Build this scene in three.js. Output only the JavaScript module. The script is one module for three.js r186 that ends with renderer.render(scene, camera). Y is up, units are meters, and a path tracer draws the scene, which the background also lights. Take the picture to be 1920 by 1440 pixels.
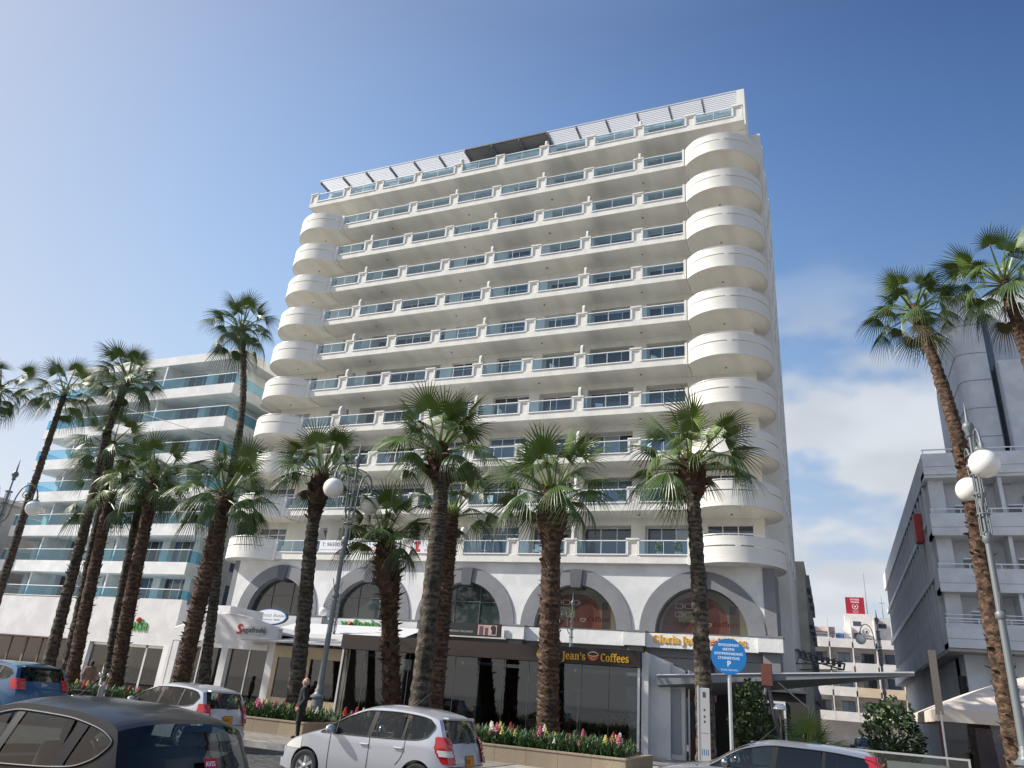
import * as THREE from 'three';
import { mergeGeometries, mergeVertices, toCreasedNormals } from 'three/addons/utils/BufferGeometryUtils.js';
import { RoundedBoxGeometry } from 'three/addons/geometries/RoundedBoxGeometry.js';
import { MarchingCubes } from 'three/addons/objects/MarchingCubes.js';
import { TextGeometry } from 'three/addons/geometries/TextGeometry.js';
import { FontLoader } from 'three/addons/loaders/FontLoader.js';

// ------------------------------------------------------------ camera, sky, sun, exposure
const scene = new THREE.Scene();
const renderer = new THREE.WebGLRenderer({ antialias: true });
renderer.toneMapping = THREE.LinearToneMapping;
renderer.toneMappingExposure = 1.2;
renderer.shadowMap.enabled = true;
const camera = new THREE.PerspectiveCamera(55.08, 4 / 3, 0.1, 2000);
camera.rotation.order = 'YXZ';
camera.position.set(40.58, 1.6, 42.33);
camera.rotation.set(0.4057, 0.415, 0.0874);

const SUN_AZ = 22 * Math.PI / 180, SUN_EL = 36 * Math.PI / 180;
const sunDir = new THREE.Vector3(-Math.cos(SUN_EL) * Math.cos(SUN_AZ), Math.sin(SUN_EL), Math.cos(SUN_EL) * Math.sin(SUN_AZ));
const sun = new THREE.DirectionalLight(new THREE.Color(1, 0.95, 0.87), 5.0);
sun.position.copy(sunDir).multiplyScalar(150).add(new THREE.Vector3(20, 0, 10));
sun.target.position.set(20, 0, 10);
sun.castShadow = true;
sun.shadow.mapSize.set(4096, 4096);
Object.assign(sun.shadow.camera, { left: -90, right: 90, top: 90, bottom: -90, near: 1, far: 400 });
scene.add(sun, sun.target);

// seeded random numbers and value noise
function rng(seed) { let s = seed >>> 0 || 1; return () => { s = (s + 0x6D2B79F5) >>> 0; let t = s; t = Math.imul(t ^ (t >>> 15), t | 1); t ^= t + Math.imul(t ^ (t >>> 7), t | 61); return ((t ^ (t >>> 14)) >>> 0) / 4294967296; }; }
function hash3(x, y, z) { let h = Math.imul(x | 0, 374761393) + Math.imul(y | 0, 668265263) + Math.imul(z | 0, 2147483647 ^ 1274126177); h = Math.imul(h ^ (h >>> 13), 1274126177); h ^= h >>> 16; return (h >>> 0) / 4294967296; }
function vnoise(x, y, z = 0) {
  const xi = Math.floor(x), yi = Math.floor(y), zi = Math.floor(z), f = t => t * t * (3 - 2 * t);
  const u = f(x - xi), v = f(y - yi), w = f(z - zi), L = (a, b, t) => a + (b - a) * t;
  const c = (a, b, d) => hash3(xi + a, yi + b, zi + d);
  return L(L(L(c(0, 0, 0), c(1, 0, 0), u), L(c(0, 1, 0), c(1, 1, 0), u), v), L(L(c(0, 0, 1), c(1, 0, 1), u), L(c(0, 1, 1), c(1, 1, 1), u), v), w);
}
function fbm(x, y, z, o = 5) { let a = .5, s = 0, n = 0; for (let i = 0; i < o; i++) { s += a * vnoise(x, y, z); n += a; a *= .5; x = x * 2.03 + 17.1; y = y * 2.03 + 3.7; z = z * 2.03 + 9.2; } return s / n; }
const smooth = (a, b, x) => { const t = Math.min(1, Math.max(0, (x - a) / (b - a))); return t * t * (3 - 2 * t); };
const lerp = (a, b, t) => a + (b - a) * t;

// the sky: clear winter air, pale towards the sun and the horizon, low cumulus away from the sun
{
  const w = 2048, h = 1024, data = new Float32Array(w * h * 4);
  const K = [[1.1346, -0.1456, -0.5620, 0.0168, -0.3929, 0.3587], [0.7280, 0.3922, 0.1339, -0.1554, -0.5182, -0.1114], [0.3251, 0.9216, 0.9178, -0.3245, -0.6219, -0.5924]];
  for (let j = 0; j < h; j++) for (let i = 0; i < w; i++) {
    const th = (i + .5) / w * 2 * Math.PI - Math.PI, el = ((j + .5) / h - .5) * Math.PI;
    const dx = Math.cos(el) * Math.cos(th), dz = Math.cos(el) * Math.sin(th), dy = Math.sin(el);
    const g = Math.acos(Math.min(1, Math.max(-1, dx * sunDir.x + dy * sunDir.y + dz * sunDir.z)));
    const e = Math.min(.86, Math.max(.09, el)), q = Math.min(1.95, Math.max(.5, g)), f = [1, q, e, q * q, q * e, e * e];
    const au = 4.0 * Math.exp(-g / .13);                               // bright air round the sun
    let c = K.map((r, k) => { const v = r.reduce((t, x, n) => t + x * f[n], 0); return .833 * (v * v + au * [1, .97, .92][k]); });
    if (el > -0.02) {                                             // clouds: banks low in the sky, thinning upwards
      const w2 = .55 / (dy + .3), px = dx * w2, pz = dz * w2;
      const n = fbm(px * 8.5 + 4.3, dy * 9.5 + 1.7, pz * 8.5 + 8.1, 7);
      const big = fbm(px * 2.2 + 2.6, dy * 4.2 + 7.0, pz * 2.2 + 5.0, 3);
      const away = smooth(1.2, 1.55, g);
      const low = 1 - smooth(.30, .62, el);
      const d = smooth(.445, .575, n * .68 + big * .32 + .10 * low - .045) * away * low;
      const lit = .80 + .16 * smooth(.3, .7, fbm(px * 9 + 1.0, dy * 12 + 3.1, pz * 9, 4));
      const k = Math.min(.9, d);
      const cc = [lit * .66, lit * .69, lit * .73];
      c = c.map((v, q2) => v + (cc[q2] - v) * k);
    }
    if (el < -.02) c = [.33, .33, .33];
    const o = (j * w + i) * 4; data[o] = c[0]; data[o + 1] = c[1]; data[o + 2] = c[2]; data[o + 3] = 1;
  }
  const t = new THREE.DataTexture(data, w, h, THREE.RGBAFormat, THREE.FloatType);
  t.mapping = THREE.EquirectangularReflectionMapping; t.magFilter = THREE.LinearFilter; t.minFilter = THREE.LinearFilter; t.needsUpdate = true;
  scene.background = t; scene.environment = t; scene.environmentIntensity = 1;
}

// ------------------------------------------------------------ helpers
const V = (x, y, z) => new THREE.Vector3(x, y, z);
const used = new Map();
function numbered(n) { const k = used.get(n) || 0; used.set(n, k + 1); return k ? n + '_' + String(k).padStart(3, '0') : n; }
function shadows(o) { o.castShadow = true; o.receiveShadow = true; return o; }
function tag(o, label, category, group, kind) { o.userData.label = label; if (category) o.userData.category = category; if (group) o.userData.group = group; if (kind) o.userData.kind = kind; return o; }
function thing(name, label, category, [x, y, z] = [0, 0, 0], turn = 0, group) { const g = new THREE.Group(); g.name = numbered(name); g.position.set(x, y, z); g.rotation.y = turn; tag(g, label, category, group); scene.add(g); return g; }
function part(name, geo, mat, parent) { const m = shadows(new THREE.Mesh(Array.isArray(geo) ? merge(geo) : geo, mat)); m.name = name; parent.add(m); return m; }
function struct(name, geo, mat) { const m = shadows(new THREE.Mesh(Array.isArray(geo) ? merge(geo) : geo, mat)); m.name = name; m.userData.kind = 'structure'; scene.add(m); return m; }
function solo(name, geo, mat, label, category, group, kind) { const m = shadows(new THREE.Mesh(Array.isArray(geo) ? merge(geo) : geo, mat)); m.name = numbered(name); tag(m, label, category, group, kind); scene.add(m); return m; }
function plain(g) { const q = g.index ? g.toNonIndexed() : g; for (const k of Object.keys(q.attributes)) if (!['position', 'normal', 'uv', 'color'].includes(k)) q.deleteAttribute(k); return q; }
function merge(list) {
  const l = list.map(plain); const col = l.some(g => g.attributes.color);
  for (const g of l) {
    const n = g.attributes.position.count;
    if (!g.attributes.normal) g.computeVertexNormals();
    if (!g.attributes.uv) g.setAttribute('uv', new THREE.BufferAttribute(new Float32Array(n * 2), 2));
    if (col && !g.attributes.color) g.setAttribute('color', new THREE.BufferAttribute(new Float32Array(n * 3).fill(1), 3));
    g.morphAttributes = {};
  }
  return l.length === 1 ? l[0] : mergeGeometries(l, false);
}
function boxUV(g) {                                                // texture coordinates in metres by the way a face points
  const q = plain(g), p = q.attributes.position, n = p.count, uv = new Float32Array(n * 2);
  const a = V(), b = V(), c = V(), e = V(), f = V();
  for (let i = 0; i < n; i += 3) {
    a.fromBufferAttribute(p, i); b.fromBufferAttribute(p, i + 1); c.fromBufferAttribute(p, i + 2);
    e.subVectors(b, a).cross(f.subVectors(c, a));
    const x = Math.abs(e.x), y = Math.abs(e.y), z = Math.abs(e.z);
    [a, b, c].forEach((v, k) => { const o = (i + k) * 2; if (x > y && x > z) { uv[o] = v.z; uv[o + 1] = v.y; } else if (y > z) { uv[o] = v.x; uv[o + 1] = v.z; } else { uv[o] = v.x; uv[o + 1] = v.y; } });
  }
  q.setAttribute('uv', new THREE.BufferAttribute(uv, 2)); return q;
}
function bx(x0, x1, y0, y1, z0, z1) { const g = new THREE.BoxGeometry(x1 - x0, y1 - y0, z1 - z0); g.translate((x0 + x1) / 2, (y0 + y1) / 2, (z0 + z1) / 2); return boxUV(g); }
function rbx(x0, x1, y0, y1, z0, z1, r = .02, s = 2) { const g = new RoundedBoxGeometry(x1 - x0, y1 - y0, z1 - z0, s, r); g.translate((x0 + x1) / 2, (y0 + y1) / 2, (z0 + z1) / 2); return boxUV(g); }
function rod(a, b, r0, r1 = r0, n = 8) {
  const d = V().subVectors(b, a), l = d.length(); const g = new THREE.CylinderGeometry(r1, r0, l, n, 1); g.translate(0, l / 2, 0);
  g.applyQuaternion(new THREE.Quaternion().setFromUnitVectors(V(0, 1, 0), d.normalize())); g.translate(a.x, a.y, a.z); return plain(g);
}
function tube(pts, r, seg = 24, n = 6, closed = false) { return plain(new THREE.TubeGeometry(new THREE.CatmullRomCurve3(pts, closed), seg, r, n, closed)); }
function ball(x, y, z, r, n = 16) { const g = new THREE.SphereGeometry(r, n, Math.max(6, n * .7 | 0)); g.translate(x, y, z); return plain(g); }
function lathe(prof, n = 20) { return plain(new THREE.LatheGeometry(prof.map(([r, y]) => new THREE.Vector2(r, y)), n)); }
function extrude(pts, depth, opt = {}) { const s = pts instanceof THREE.Shape ? pts : new THREE.Shape(pts.map(([x, y]) => new THREE.Vector2(x, y))); return boxUV(new THREE.ExtrudeGeometry(s, { depth, bevelEnabled: false, curveSegments: 40, ...opt })); }
function quadStrip(rows) {                                          // rows of points -> smooth sheet
  const pos = [], uv = [], idx = [], m = rows[0].length;
  rows.forEach((r, j) => r.forEach((p, i) => { pos.push(p.x, p.y, p.z); uv.push(i / (m - 1), j / (rows.length - 1)); }));
  for (let j = 0; j < rows.length - 1; j++) for (let i = 0; i < m - 1; i++) { const a = j * m + i; idx.push(a, a + 1, a + m, a + 1, a + m + 1, a + m); }
  const g = new THREE.BufferGeometry(); g.setAttribute('position', new THREE.Float32BufferAttribute(pos, 3)); g.setAttribute('uv', new THREE.Float32BufferAttribute(uv, 2)); g.setIndex(idx); g.computeVertexNormals(); return g;
}
function pchip(pts) {                                               // monotone curve through points, x ascending
  const n = pts.length, h = [], d = [], m = new Array(n).fill(0);
  for (let i = 0; i < n - 1; i++) { h[i] = pts[i + 1][0] - pts[i][0]; d[i] = (pts[i + 1][1] - pts[i][1]) / h[i]; }
  for (let i = 1; i < n - 1; i++) m[i] = d[i - 1] * d[i] <= 0 ? 0 : 3 * (h[i - 1] + h[i]) / ((2 * h[i] + h[i - 1]) / d[i - 1] + (h[i] + 2 * h[i - 1]) / d[i]);
  m[0] = d[0]; m[n - 1] = d[n - 2];
  return x => {
    if (x <= pts[0][0]) return pts[0][1]; if (x >= pts[n - 1][0]) return pts[n - 1][1];
    let i = 0; while (x > pts[i + 1][0]) i++;
    const t = (x - pts[i][0]) / h[i], t2 = t * t, t3 = t2 * t;
    return (2 * t3 - 3 * t2 + 1) * pts[i][1] + (t3 - 2 * t2 + t) * h[i] * m[i] + (-2 * t3 + 3 * t2) * pts[i + 1][1] + (t3 - t2) * h[i] * m[i + 1];
  };
}
// ------------------------------------------------------------ textures and materials
function noiseTex(size, metres, lo, hi, f = 8, oct = 5, seed = 0, streak = 1) {
  const d = new Uint8Array(size * size * 4);
  const per = (x, y, q) => { let a = .5, s = 0, n = 0, fr = q; for (let o = 0; o < oct; o++) { const X = x * fr, Y = y * fr / streak, fx = Math.floor(X), fy = Math.floor(Y), t = X - fx, u = Y - fy, F = v => v * v * (3 - 2 * v), m = Math.max(1, Math.round(fr)), my = Math.max(1, Math.round(fr / streak)); const H = (i, j) => hash3(((fx + i) % m), ((fy + j) % my), seed * 31 + o * 7); s += a * lerp(lerp(H(0, 0), H(1, 0), F(t)), lerp(H(0, 1), H(1, 1), F(t)), F(u)); n += a; a *= .6; fr *= 2; } return s / n; };
  for (let j = 0; j < size; j++) for (let i = 0; i < size; i++) { const v = per(i / size, j / size, f), c = Math.round(255 * lerp(lo, hi, smooth(.25, .75, v))); const o = (j * size + i) * 4; d[o] = d[o + 1] = d[o + 2] = c; d[o + 3] = 255; }
  const t = new THREE.DataTexture(d, size, size, THREE.RGBAFormat); t.wrapS = t.wrapT = THREE.RepeatWrapping; t.magFilter = THREE.LinearFilter; t.minFilter = THREE.LinearMipmapLinearFilter; t.generateMipmaps = true; t.repeat.set(1 / metres, 1 / metres); t.colorSpace = THREE.SRGBColorSpace; t.needsUpdate = true; return t;
}
const texStucco = noiseTex(512, 5, .93, 1, 6, 7, 1), texStreak = noiseTex(512, 6, .945, 1, 9, 6, 12, 4);
const texWeather = noiseTex(512, 9, .82, 1, 5, 7, 2, 4);
const texGround = noiseTex(512, 4, .72, 1, 8, 7, 3);
const texAsphalt = noiseTex(512, 3, .55, 1, 24, 6, 4);
const texBump = noiseTex(512, 1.2, 0, 1, 24, 5, 5); texBump.colorSpace = THREE.NoColorSpace;
function M(r, g, b, rough = .7, o = {}) { return new THREE.MeshStandardMaterial({ color: new THREE.Color().setRGB(r, g, b), roughness: rough, metalness: 0, side: THREE.DoubleSide, ...o }); }
const stucco = (r, g, b, o) => M(r, g, b, .85, { map: texStucco, bumpMap: texBump, bumpScale: .004, ...o });
function glassPane(r, g, b, o = {}) { return new THREE.MeshPhysicalMaterial({ color: new THREE.Color().setRGB(r, g, b), roughness: 0.02, metalness: 0, transmission: 1, thickness: 0, ior: 1.5, side: THREE.DoubleSide, ...o }); }
function darkGlass(r, g, b, o = {}) { return new THREE.MeshPhysicalMaterial({ color: new THREE.Color().setRGB(r, g, b), roughness: .04, metalness: 0, ior: 1.75, side: THREE.DoubleSide, ...o }); }
function canvasTex(w, h, draw) { const c = document.createElement('canvas'); c.width = w; c.height = h; const x = c.getContext('2d'); draw(x, w, h); const t = new THREE.CanvasTexture(c); t.colorSpace = THREE.SRGBColorSpace; t.magFilter = THREE.LinearFilter; t.anisotropy = 8; return t; }
function print(w, h, tex, mat = {}) { const g = new THREE.PlaneGeometry(w, h); return [g, new THREE.MeshStandardMaterial({ map: tex, roughness: .55, side: THREE.DoubleSide, ...mat })]; }
const fontBold = await new FontLoader().loadAsync('fonts/droid/droid_sans_bold.typeface.json');
const fontSerif = await new FontLoader().loadAsync('fonts/droid/droid_serif_bold.typeface.json');
function text(str, size, depth, font = fontBold) { const g = new TextGeometry(str, { font, size, depth, curveSegments: 6, bevelEnabled: false }); g.computeBoundingBox(); return plain(g); }

const mat = {
  cream: stucco(.79, .77, .715, { map: texStreak }), creamWall: stucco(.77, .745, .68, { map: texStreak }), white: stucco(.78, .78, .77), whitePaint: M(.80, .80, .79, .45),
  greyStone: stucco(.24, .245, .26), darkStone: stucco(.12, .125, .14), alu: M(.72, .73, .74, .35, { metalness: .6 }), darkAlu: M(.10, .10, .11, .4),
  balconyGlass: glassPane(.72, .85, .93), turquoise: glassPane(.60, .85, .94), clear: glassPane(.86, .9, .89), smoked: glassPane(.46, .49, .49, { ior: 1.75 }), cafeGlass: glassPane(.55, .58, .57, { ior: 1.65 }),
  paneDark: darkGlass(.035, .045, .06), paneBlue: darkGlass(.07, .12, .19), paneCurtain: darkGlass(.30, .35, .38),
  roomDark: M(.10, .09, .08, .9), black: M(.015, .015, .016, .5), rubber: M(.02, .02, .02, .8), chrome: M(.75, .76, .78, .15, { metalness: 1 }),
};
// ------------------------------------------------------------ the ground
const ROAD = -0.16;
{
  const paveMat = M(.45, .415, .365, .85, { map: texGround, bumpMap: texBump, bumpScale: .003 });
  const asphalt = M(.10, .098, .095, .9, { map: texAsphalt, bumpMap: texBump, bumpScale: .004 });
  const kerbMat = M(.42, .41, .39, .8, { map: texGround });
  struct('ground', bx(-900, 900, -1.2, ROAD - .01, -900, 900), M(.22, .20, .17, .95, { map: texGround }));
  struct('road', bx(-160, 160, ROAD - .006, ROAD, 23.55, 40.4), asphalt);
  struct('side_street', bx(39.6, 46.0, .001, .006, -120, 12), asphalt);
  const pv = struct('pavement', bx(-160, 160, -.3, 0, -130, 23.4), paveMat);
  struct('kerb', bx(-160, 160, -.3, .002, 23.4, 23.55), kerbMat);
  struct('promenade', bx(-160, 160, -.3, 0, 40.55, 52), paveMat);
  struct('beach', bx(-400, 400, -.4, ROAD + .02, 52, 110), M(.48, .45, .39, .95, { map: texGround }));
  struct('sea', bx(-900, 900, -.5, ROAD - .004, 110, 900), M(.03, .08, .11, .12));
  struct('promenade_kerb', bx(-160, 160, -.3, .002, 40.4, 40.55), kerbMat);
  const slabMats = [paveMat, M(.42, .37, .31, .85, { map: texGround }), M(.49, .44, .37, .85, { map: texGround })];
  const slab = boxUV(new RoundedBoxGeometry(.492, .03, .492, 1, .006)), R = rng(77);
  for (let i = 0; i < 26; i++) for (let j = 0; j < 5; j++) { const m = part('paving_slab', slab, slabMats[R() * 3 | 0], pv); m.position.set(19.5 + i * .5, -.002 + R() * .003, 21.05 + j * .5); }
  const dash = M(.7, .7, .68, .7);
  for (let i = 0; i < 14; i++) struct('lane_marking' + (i ? '_' + String(i).padStart(3, '0') : ''), bx(-20 + i * 7, -17 + i * 7, ROAD, ROAD + .004, 32.2, 32.32), dash);
}
// ------------------------------------------------------------ the hotel
const Y0 = 41.9, FL = 3.1, BW = 3.7625;
const hotel = thing('hotel_building', 'tall cream hotel with eleven rows of balconies above five grey arches', 'hotel');
{
  const P = r => Y0 - FL * r, WZ = -1.9, cr = mat.cream, R = rng(5);
  const paneMats = [mat.paneDark, mat.paneBlue, mat.paneBlue, mat.paneCurtain];
  // openings of every floor along the wall: [x0, x1, recess, panes]
  const openings = [[5.7, 7.5, .5, 2], [8.5, 15.1, .9, 5], [16.05, 18.75, .22, 3], [19.75, 22.5, .22, 3], [23.25, 26.4, .7, 3], [26.75, 29.9, .7, 3], [30.75, 33.4, .7, 3]];
  const ends = [[1.3, 3.85, .16, 3], [34.45, 37.1, .16, 3]];
  const wall = [];
  // side blocks and the dark core behind the rooms
  wall.push(bx(.9, 37.7, 9.2, 43.4, -16, -3.2));
  wall.push(bx(37.7, 38.75, 0, 43.0, -16, -4.6), bx(-.15, .9, 0, 43.0, -16, -4.6));
  wall.push(bx(.9, 37.7, 43.4, 43.6, -16, -3.0));
  for (let r = 0; r <= 10; r++) {
    const yb = P(r) - 1.05, yt = P(r) + 1.2, yc = r ? P(r) + 2.1 : 43.4, all = [ends[0], ...openings, ends[1]];
    wall.push(bx(.9, 37.7, yt, yc, -3.2, WZ));                       // lintel band
    let x = .9;
    for (const [a, b, dp] of all) {
      const sill = (a < 5 || a > 34) ? P(r) - .15 : yb;
      wall.push(bx(x, a, yb, yt, -3.2, WZ)); x = b;
      if (sill > yb) wall.push(bx(a, b, yb, sill, -3.2, WZ));
    }
    wall.push(bx(x, 37.7, yb, yt, -3.2, WZ));
  }
  part('wall', wall, mat.creamWall, hotel);
  // windows: a frame mesh with its panes
  for (let r = 0; r <= 10; r++) for (const [a, b, dp, n] of [ends[0], ...openings, ends[1]]) {
    const y0 = (a < 5 || a > 34) ? P(r) - .15 : P(r) - 1.0, y1 = P(r) + 1.2, z = WZ - dp, f = .055, w = (b - a) / n, fr = [];
    fr.push(bx(a, b, y1 - f, y1, z - .05, z), bx(a, b, y0, y0 + f, z - .05, z)); fr.push(...(dp < .4 ? [bx(a, b, y1 - .52, y1 - .47, z - .045, z - .005)] : []));
    for (let i = 0; i <= n; i++) { const x = Math.min(b - f, Math.max(a, a + i * w - f / 2)); fr.push(bx(x, x + f, y0 + f, y1 - f, z - .048, z - .003)); }
    const win = part('window', fr, mat.whitePaint, hotel);
    const pick = dp > .4 ? (R() < .75 ? 0 : 1) : (R() * 4 | 0);
    for (let i = 0; i < n; i++) { const g = new THREE.BoxGeometry(w - f, y1 - y0 - 2 * f, .012); g.translate(a + (i + .5) * w, (y0 + y1) / 2, z - .03); part('pane', g, paneMats[R() < .8 ? pick : (R() * 4 | 0)], win); }
  }
  // straight balconies
  const postGeo = merge([bx(0, .72, -1.0, -.1, -.24, -.06), bx(0, .1, -1.0, -.1, -.06, .015), bx(.62, .72, -1.0, -.1, -.06, .015), bx(.1, .62, -.2, -.1, -.06, .015), bx(-.04, .76, -.1, 0, -.27, .06)]);
  const finShape = new THREE.Shape(); finShape.moveTo(0, 0); finShape.lineTo(0, 1.5); finShape.absarc(-.36, 1.5, .36, 0, Math.PI * .62, false); finShape.lineTo(-1.6, .6); finShape.lineTo(-1.6, 0); finShape.closePath();
  const finGeo = extrude(finShape, .16); finGeo.rotateY(-Math.PI / 2);      // local -x (depth) becomes -z
  const lightGeo = merge([lathe([[0, 0], [.05, -.03], [.07, -.06], [.0, -.09]], 10)]);
  for (let r = 0; r <= 10; r++) {
    const p = P(r), x0 = r ? 4.72 : .70, x1 = r ? 33.7 : 37.92;
    const posts = r ? [2, 3, 4, 5, 6, 7, 8].map(i => i * BW) : [.74, 4.2, ...[2, 3, 4, 5, 6, 7, 8, 9].map(i => i * BW), 37.16];
    const b = part('balcony', [bx(x0, x1, p - 1.45, p - 1.0, -3.1, 0), bx(x0, x1, p - 1.0, p - .965, -.2, -.02)], cr, hotel);
    for (const x of posts) { const m = part('post', postGeo, cr, b); m.position.set(x, p, 0); }
    const spans = []; let s = r ? x0 + .18 : null;
    for (const x of posts) { if (s !== null) spans.push([s, x]); s = x + .72; }
    if (r) spans.push([s, x1]);
    for (const [a, c] of spans) {
      const fr = [bx(a, c, p - .17, p - .12, -.07, .03), bx(a, c, p - .985, p - .92, -.07, .06), bx(a + .0, a + .035, p - .92, p - .17, -.04, .02), bx(c - .035, c, p - .92, p - .17, -.04, .02)];
      const mid = (a + c) / 2; fr.push(bx(mid - .012, mid + .012, p - .92, p - .17, -.02, .01));
      const rail = part('balustrade', fr, mat.whitePaint, b);
      for (const [u, v] of [[a + .035, mid - .012], [mid + .012, c - .035]]) { const g = new THREE.BoxGeometry(v - u, .75, .012); g.translate((u + v) / 2, p - .545, -.005); part('glass_panel', g, mat.balconyGlass, b); }
    }
    for (const i of r < 2 ? [4, 6, 8] : [2, 5, 7]) { const f = part('partition_fin', finGeo, cr, b); f.position.set(i * BW + .44, p - 1.0, -.24); }
    if (r) for (let i = 0; i < 4; i++) { const l = part('ceiling_light', lightGeo, mat.darkAlu, b); l.position.set(9.3 + i * 7.1, p - 1.45, -1.0); }
  }
  // rounded corner balconies
  const arcPts = (cx, cz, rad, a0, a1, n) => { const l = []; for (let i = 0; i <= n; i++) { const a = lerp(a0, a1, i / n) * Math.PI / 180; l.push([cx + Math.cos(a) * rad, cz + Math.sin(a) * rad]); } return l; };
  function ring(cx, cz, ro, ri, a0, a1, y0, y1, n = 44) {
    const o = arcPts(cx, cz, ro, a0, a1, n), q = arcPts(cx, cz, ri, a0, a1, n), gs = [];
    const sheet = (A, ya, B, yb) => gs.push(plain(quadStrip([A.map(([x, z]) => V(x, ya, z)), B.map(([x, z]) => V(x, yb, z))])));
    sheet(o, y0, o, y1); sheet(o, y1, q, y1); sheet(q, y1, q, y0); sheet(q, y0, o, y0);
    for (const k of [0, n]) gs.push(plain(quadStrip([[V(o[k][0], y0, o[k][1]), V(q[k][0], y0, q[k][1])], [V(o[k][0], y1, o[k][1]), V(q[k][0], y1, q[k][1])]])));
    return gs;
  }
  function disc(cx, cz, rad, a0, a1, y0, y1, back) {
    const pts = arcPts(cx, cz, rad, a0, a1, 48); const s = new THREE.Shape([...pts.map(([x, z]) => new THREE.Vector2(x, z)), ...back.map(([x, z]) => new THREE.Vector2(x, z))]);
    const g = new THREE.ExtrudeGeometry(s, { depth: y1 - y0, bevelEnabled: false }); g.rotateX(Math.PI / 2); g.translate(0, y1, 0); return boxUV(g);
  }
  for (let r = 1; r <= 10; r++) for (const side of [0, 1]) {
    const p = P(r), cx = side ? 36.0 : 2.55, cz = side ? -1.65 : -1.75, ro = 2.75, ri = 2.6;
    const A0 = side ? 143.5 : 39.5, A1 = side ? -70 : 250, gap = side ? 80 : 112, dir = side ? -1 : 1;
    const top = p - .08, s0 = p - .66, s1 = p - .585, bot = p - 1.52;
    const g = [...ring(cx, cz, ro, ri, A0, A1, bot, s0), ...ring(cx, cz, ro, ri, A0, A1, s1, top)];
    for (const [u, v] of [[A0, A0 + dir * 5], [gap - dir * 3.2, gap + dir * 3.2], [A1 - dir * 62, A1]]) g.push(...ring(cx, cz, ro, ri, u, v, s0, s1, 14));
    g.push(disc(cx, cz, ri + .02, A0, A1, bot + .004, p - 1.2, side ? [[36.6, -5], [33.74, -3]] : [[2.0, -5], [4.7, -3]]));
    if (side) g.push(bx(33.62, 33.78, bot, p - .02, -.35, .09)); else g.push(bx(4.66, 4.9, bot, p - .02, -.45, .06), bx(4.66, 4.78, bot, p - 1.44, -1.88, -.45));
    if (side) g.push(bx(33.66, 33.78, bot, p - 1.44, -1.88, -.35));
    const b = part('rounded_balcony', g, cr, hotel);
    const hr = arcPts(cx, cz, ro - .07, A0 + dir * 3, A1, 50).map(([x, z]) => V(x, p + .02, z));
    const hg = [tube(hr, .028, 90, 6)]; for (let i = 1; i < 12; i++) { const q = hr[i * 4]; hg.push(rod(V(q.x, p - .1, q.z), q, .014, .014, 5)); }
    part('handrail', hg, mat.alu, b);
    const d = part('ceiling_light', lightGeo, mat.darkAlu, b); d.position.set(cx, bot, cz + .8);
  }
  // rooftop: pergola with louvres, end wall
  const slatMat = M(.62, .62, .61, .5), rafMat = M(.16, .16, .18, .5), shadedSlat = M(.17, .17, .175, .5);  // slats of the solid bays get a darker colour, standing for shade
  for (let i = 0; i < 15; i++) {
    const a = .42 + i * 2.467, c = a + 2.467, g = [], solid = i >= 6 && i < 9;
    g.push(bx(a, c, 44.2, 44.28, -1.06, -.98));
    for (let k = 0; k < 9; k++) { const z = -1.16 - k * .185, s = new THREE.BoxGeometry(c - a - .06, .018, .17); s.rotateX(solid ? 0 : -1.82); s.translate((a + c) / 2, 44.2, z - .03); g.push(s); }
    if (solid) g.push(bx(a + .01, c - .01, 44.3, 44.34, -3.2, -1.0));
    const pg = part('pergola', g, solid ? shadedSlat : slatMat, hotel);
    part('rafter', bx(a - .05, a + .05, 44.0, 44.22, -2.9, -1.0), rafMat, pg);
    part('bracket', rod(V(a, 43.3, -2.95), V(a, 44.05, -2.0), .03, .03, 5), rafMat, pg);
  }
  part('added_shade_wing', bx(10, 35.4, 0, 34, -48, -16), mat.creamWall, hotel);  // unseen block added behind the hotel to shade the right building
  part('end_wall', [bx(37.45, 38.0, 40.3, 44.25, -3.4, -.95)], cr, hotel);
  part('aerial', [rod(V(31.5, 43.5, -5), V(31.5, 46.2, -5), .03), rod(V(31.1, 45.9, -5), V(31.9, 45.9, -5), .02)], mat.darkAlu, hotel);
  // windows along the right side of the hotel
  for (let r = 0; r <= 10; r++) for (let k = 0; k < 3; k++) { const z = -6.2 - k * 3.4; const w = part('window', [bx(38.75, 38.80, P(r) - .1, P(r) - .04, z - 1.3, z), bx(38.75, 38.80, P(r) + 1.1, P(r) + 1.16, z - 1.3, z), bx(38.75, 38.80, P(r) - .04, P(r) + 1.1, z - .06, z), bx(38.75, 38.80, P(r) - .04, P(r) + 1.1, z - 1.3, z - 1.24)], mat.whitePaint, hotel); part('pane', bx(38.74, 38.765, P(r) - .04, P(r) + 1.1, z - 1.24, z - .06), mat.paneDark, w); }
  // the arcade: white wall with five arches
  const AX = [5.6, 12.75, 19.9, 27.05, 34.2], SY = 5.75, RI = 2.48, RO = 3.36, AZ = -.35;
  const s = new THREE.Shape(); s.moveTo(1.6, SY); for (const c of AX) { s.lineTo(c - RI, SY); s.absarc(c, SY, RI, Math.PI, 0, true); } s.lineTo(37.55, SY); s.lineTo(37.55, 9.48); s.lineTo(1.6, 9.48); s.closePath();
  const ag = extrude(s, .5); ag.translate(0, 0, AZ - .5);
  part('arcade_wall', [ag], mat.white, hotel);
  part('pilaster', [bx(37.55, 38.15, 0, 9.3, -1.2, AZ + .04)], mat.greyStone, hotel);
  part('pilaster', [bx(1.1, 1.6, 0, 9.46, -1.2, AZ - .04)], mat.greyStone, hotel);
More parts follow.
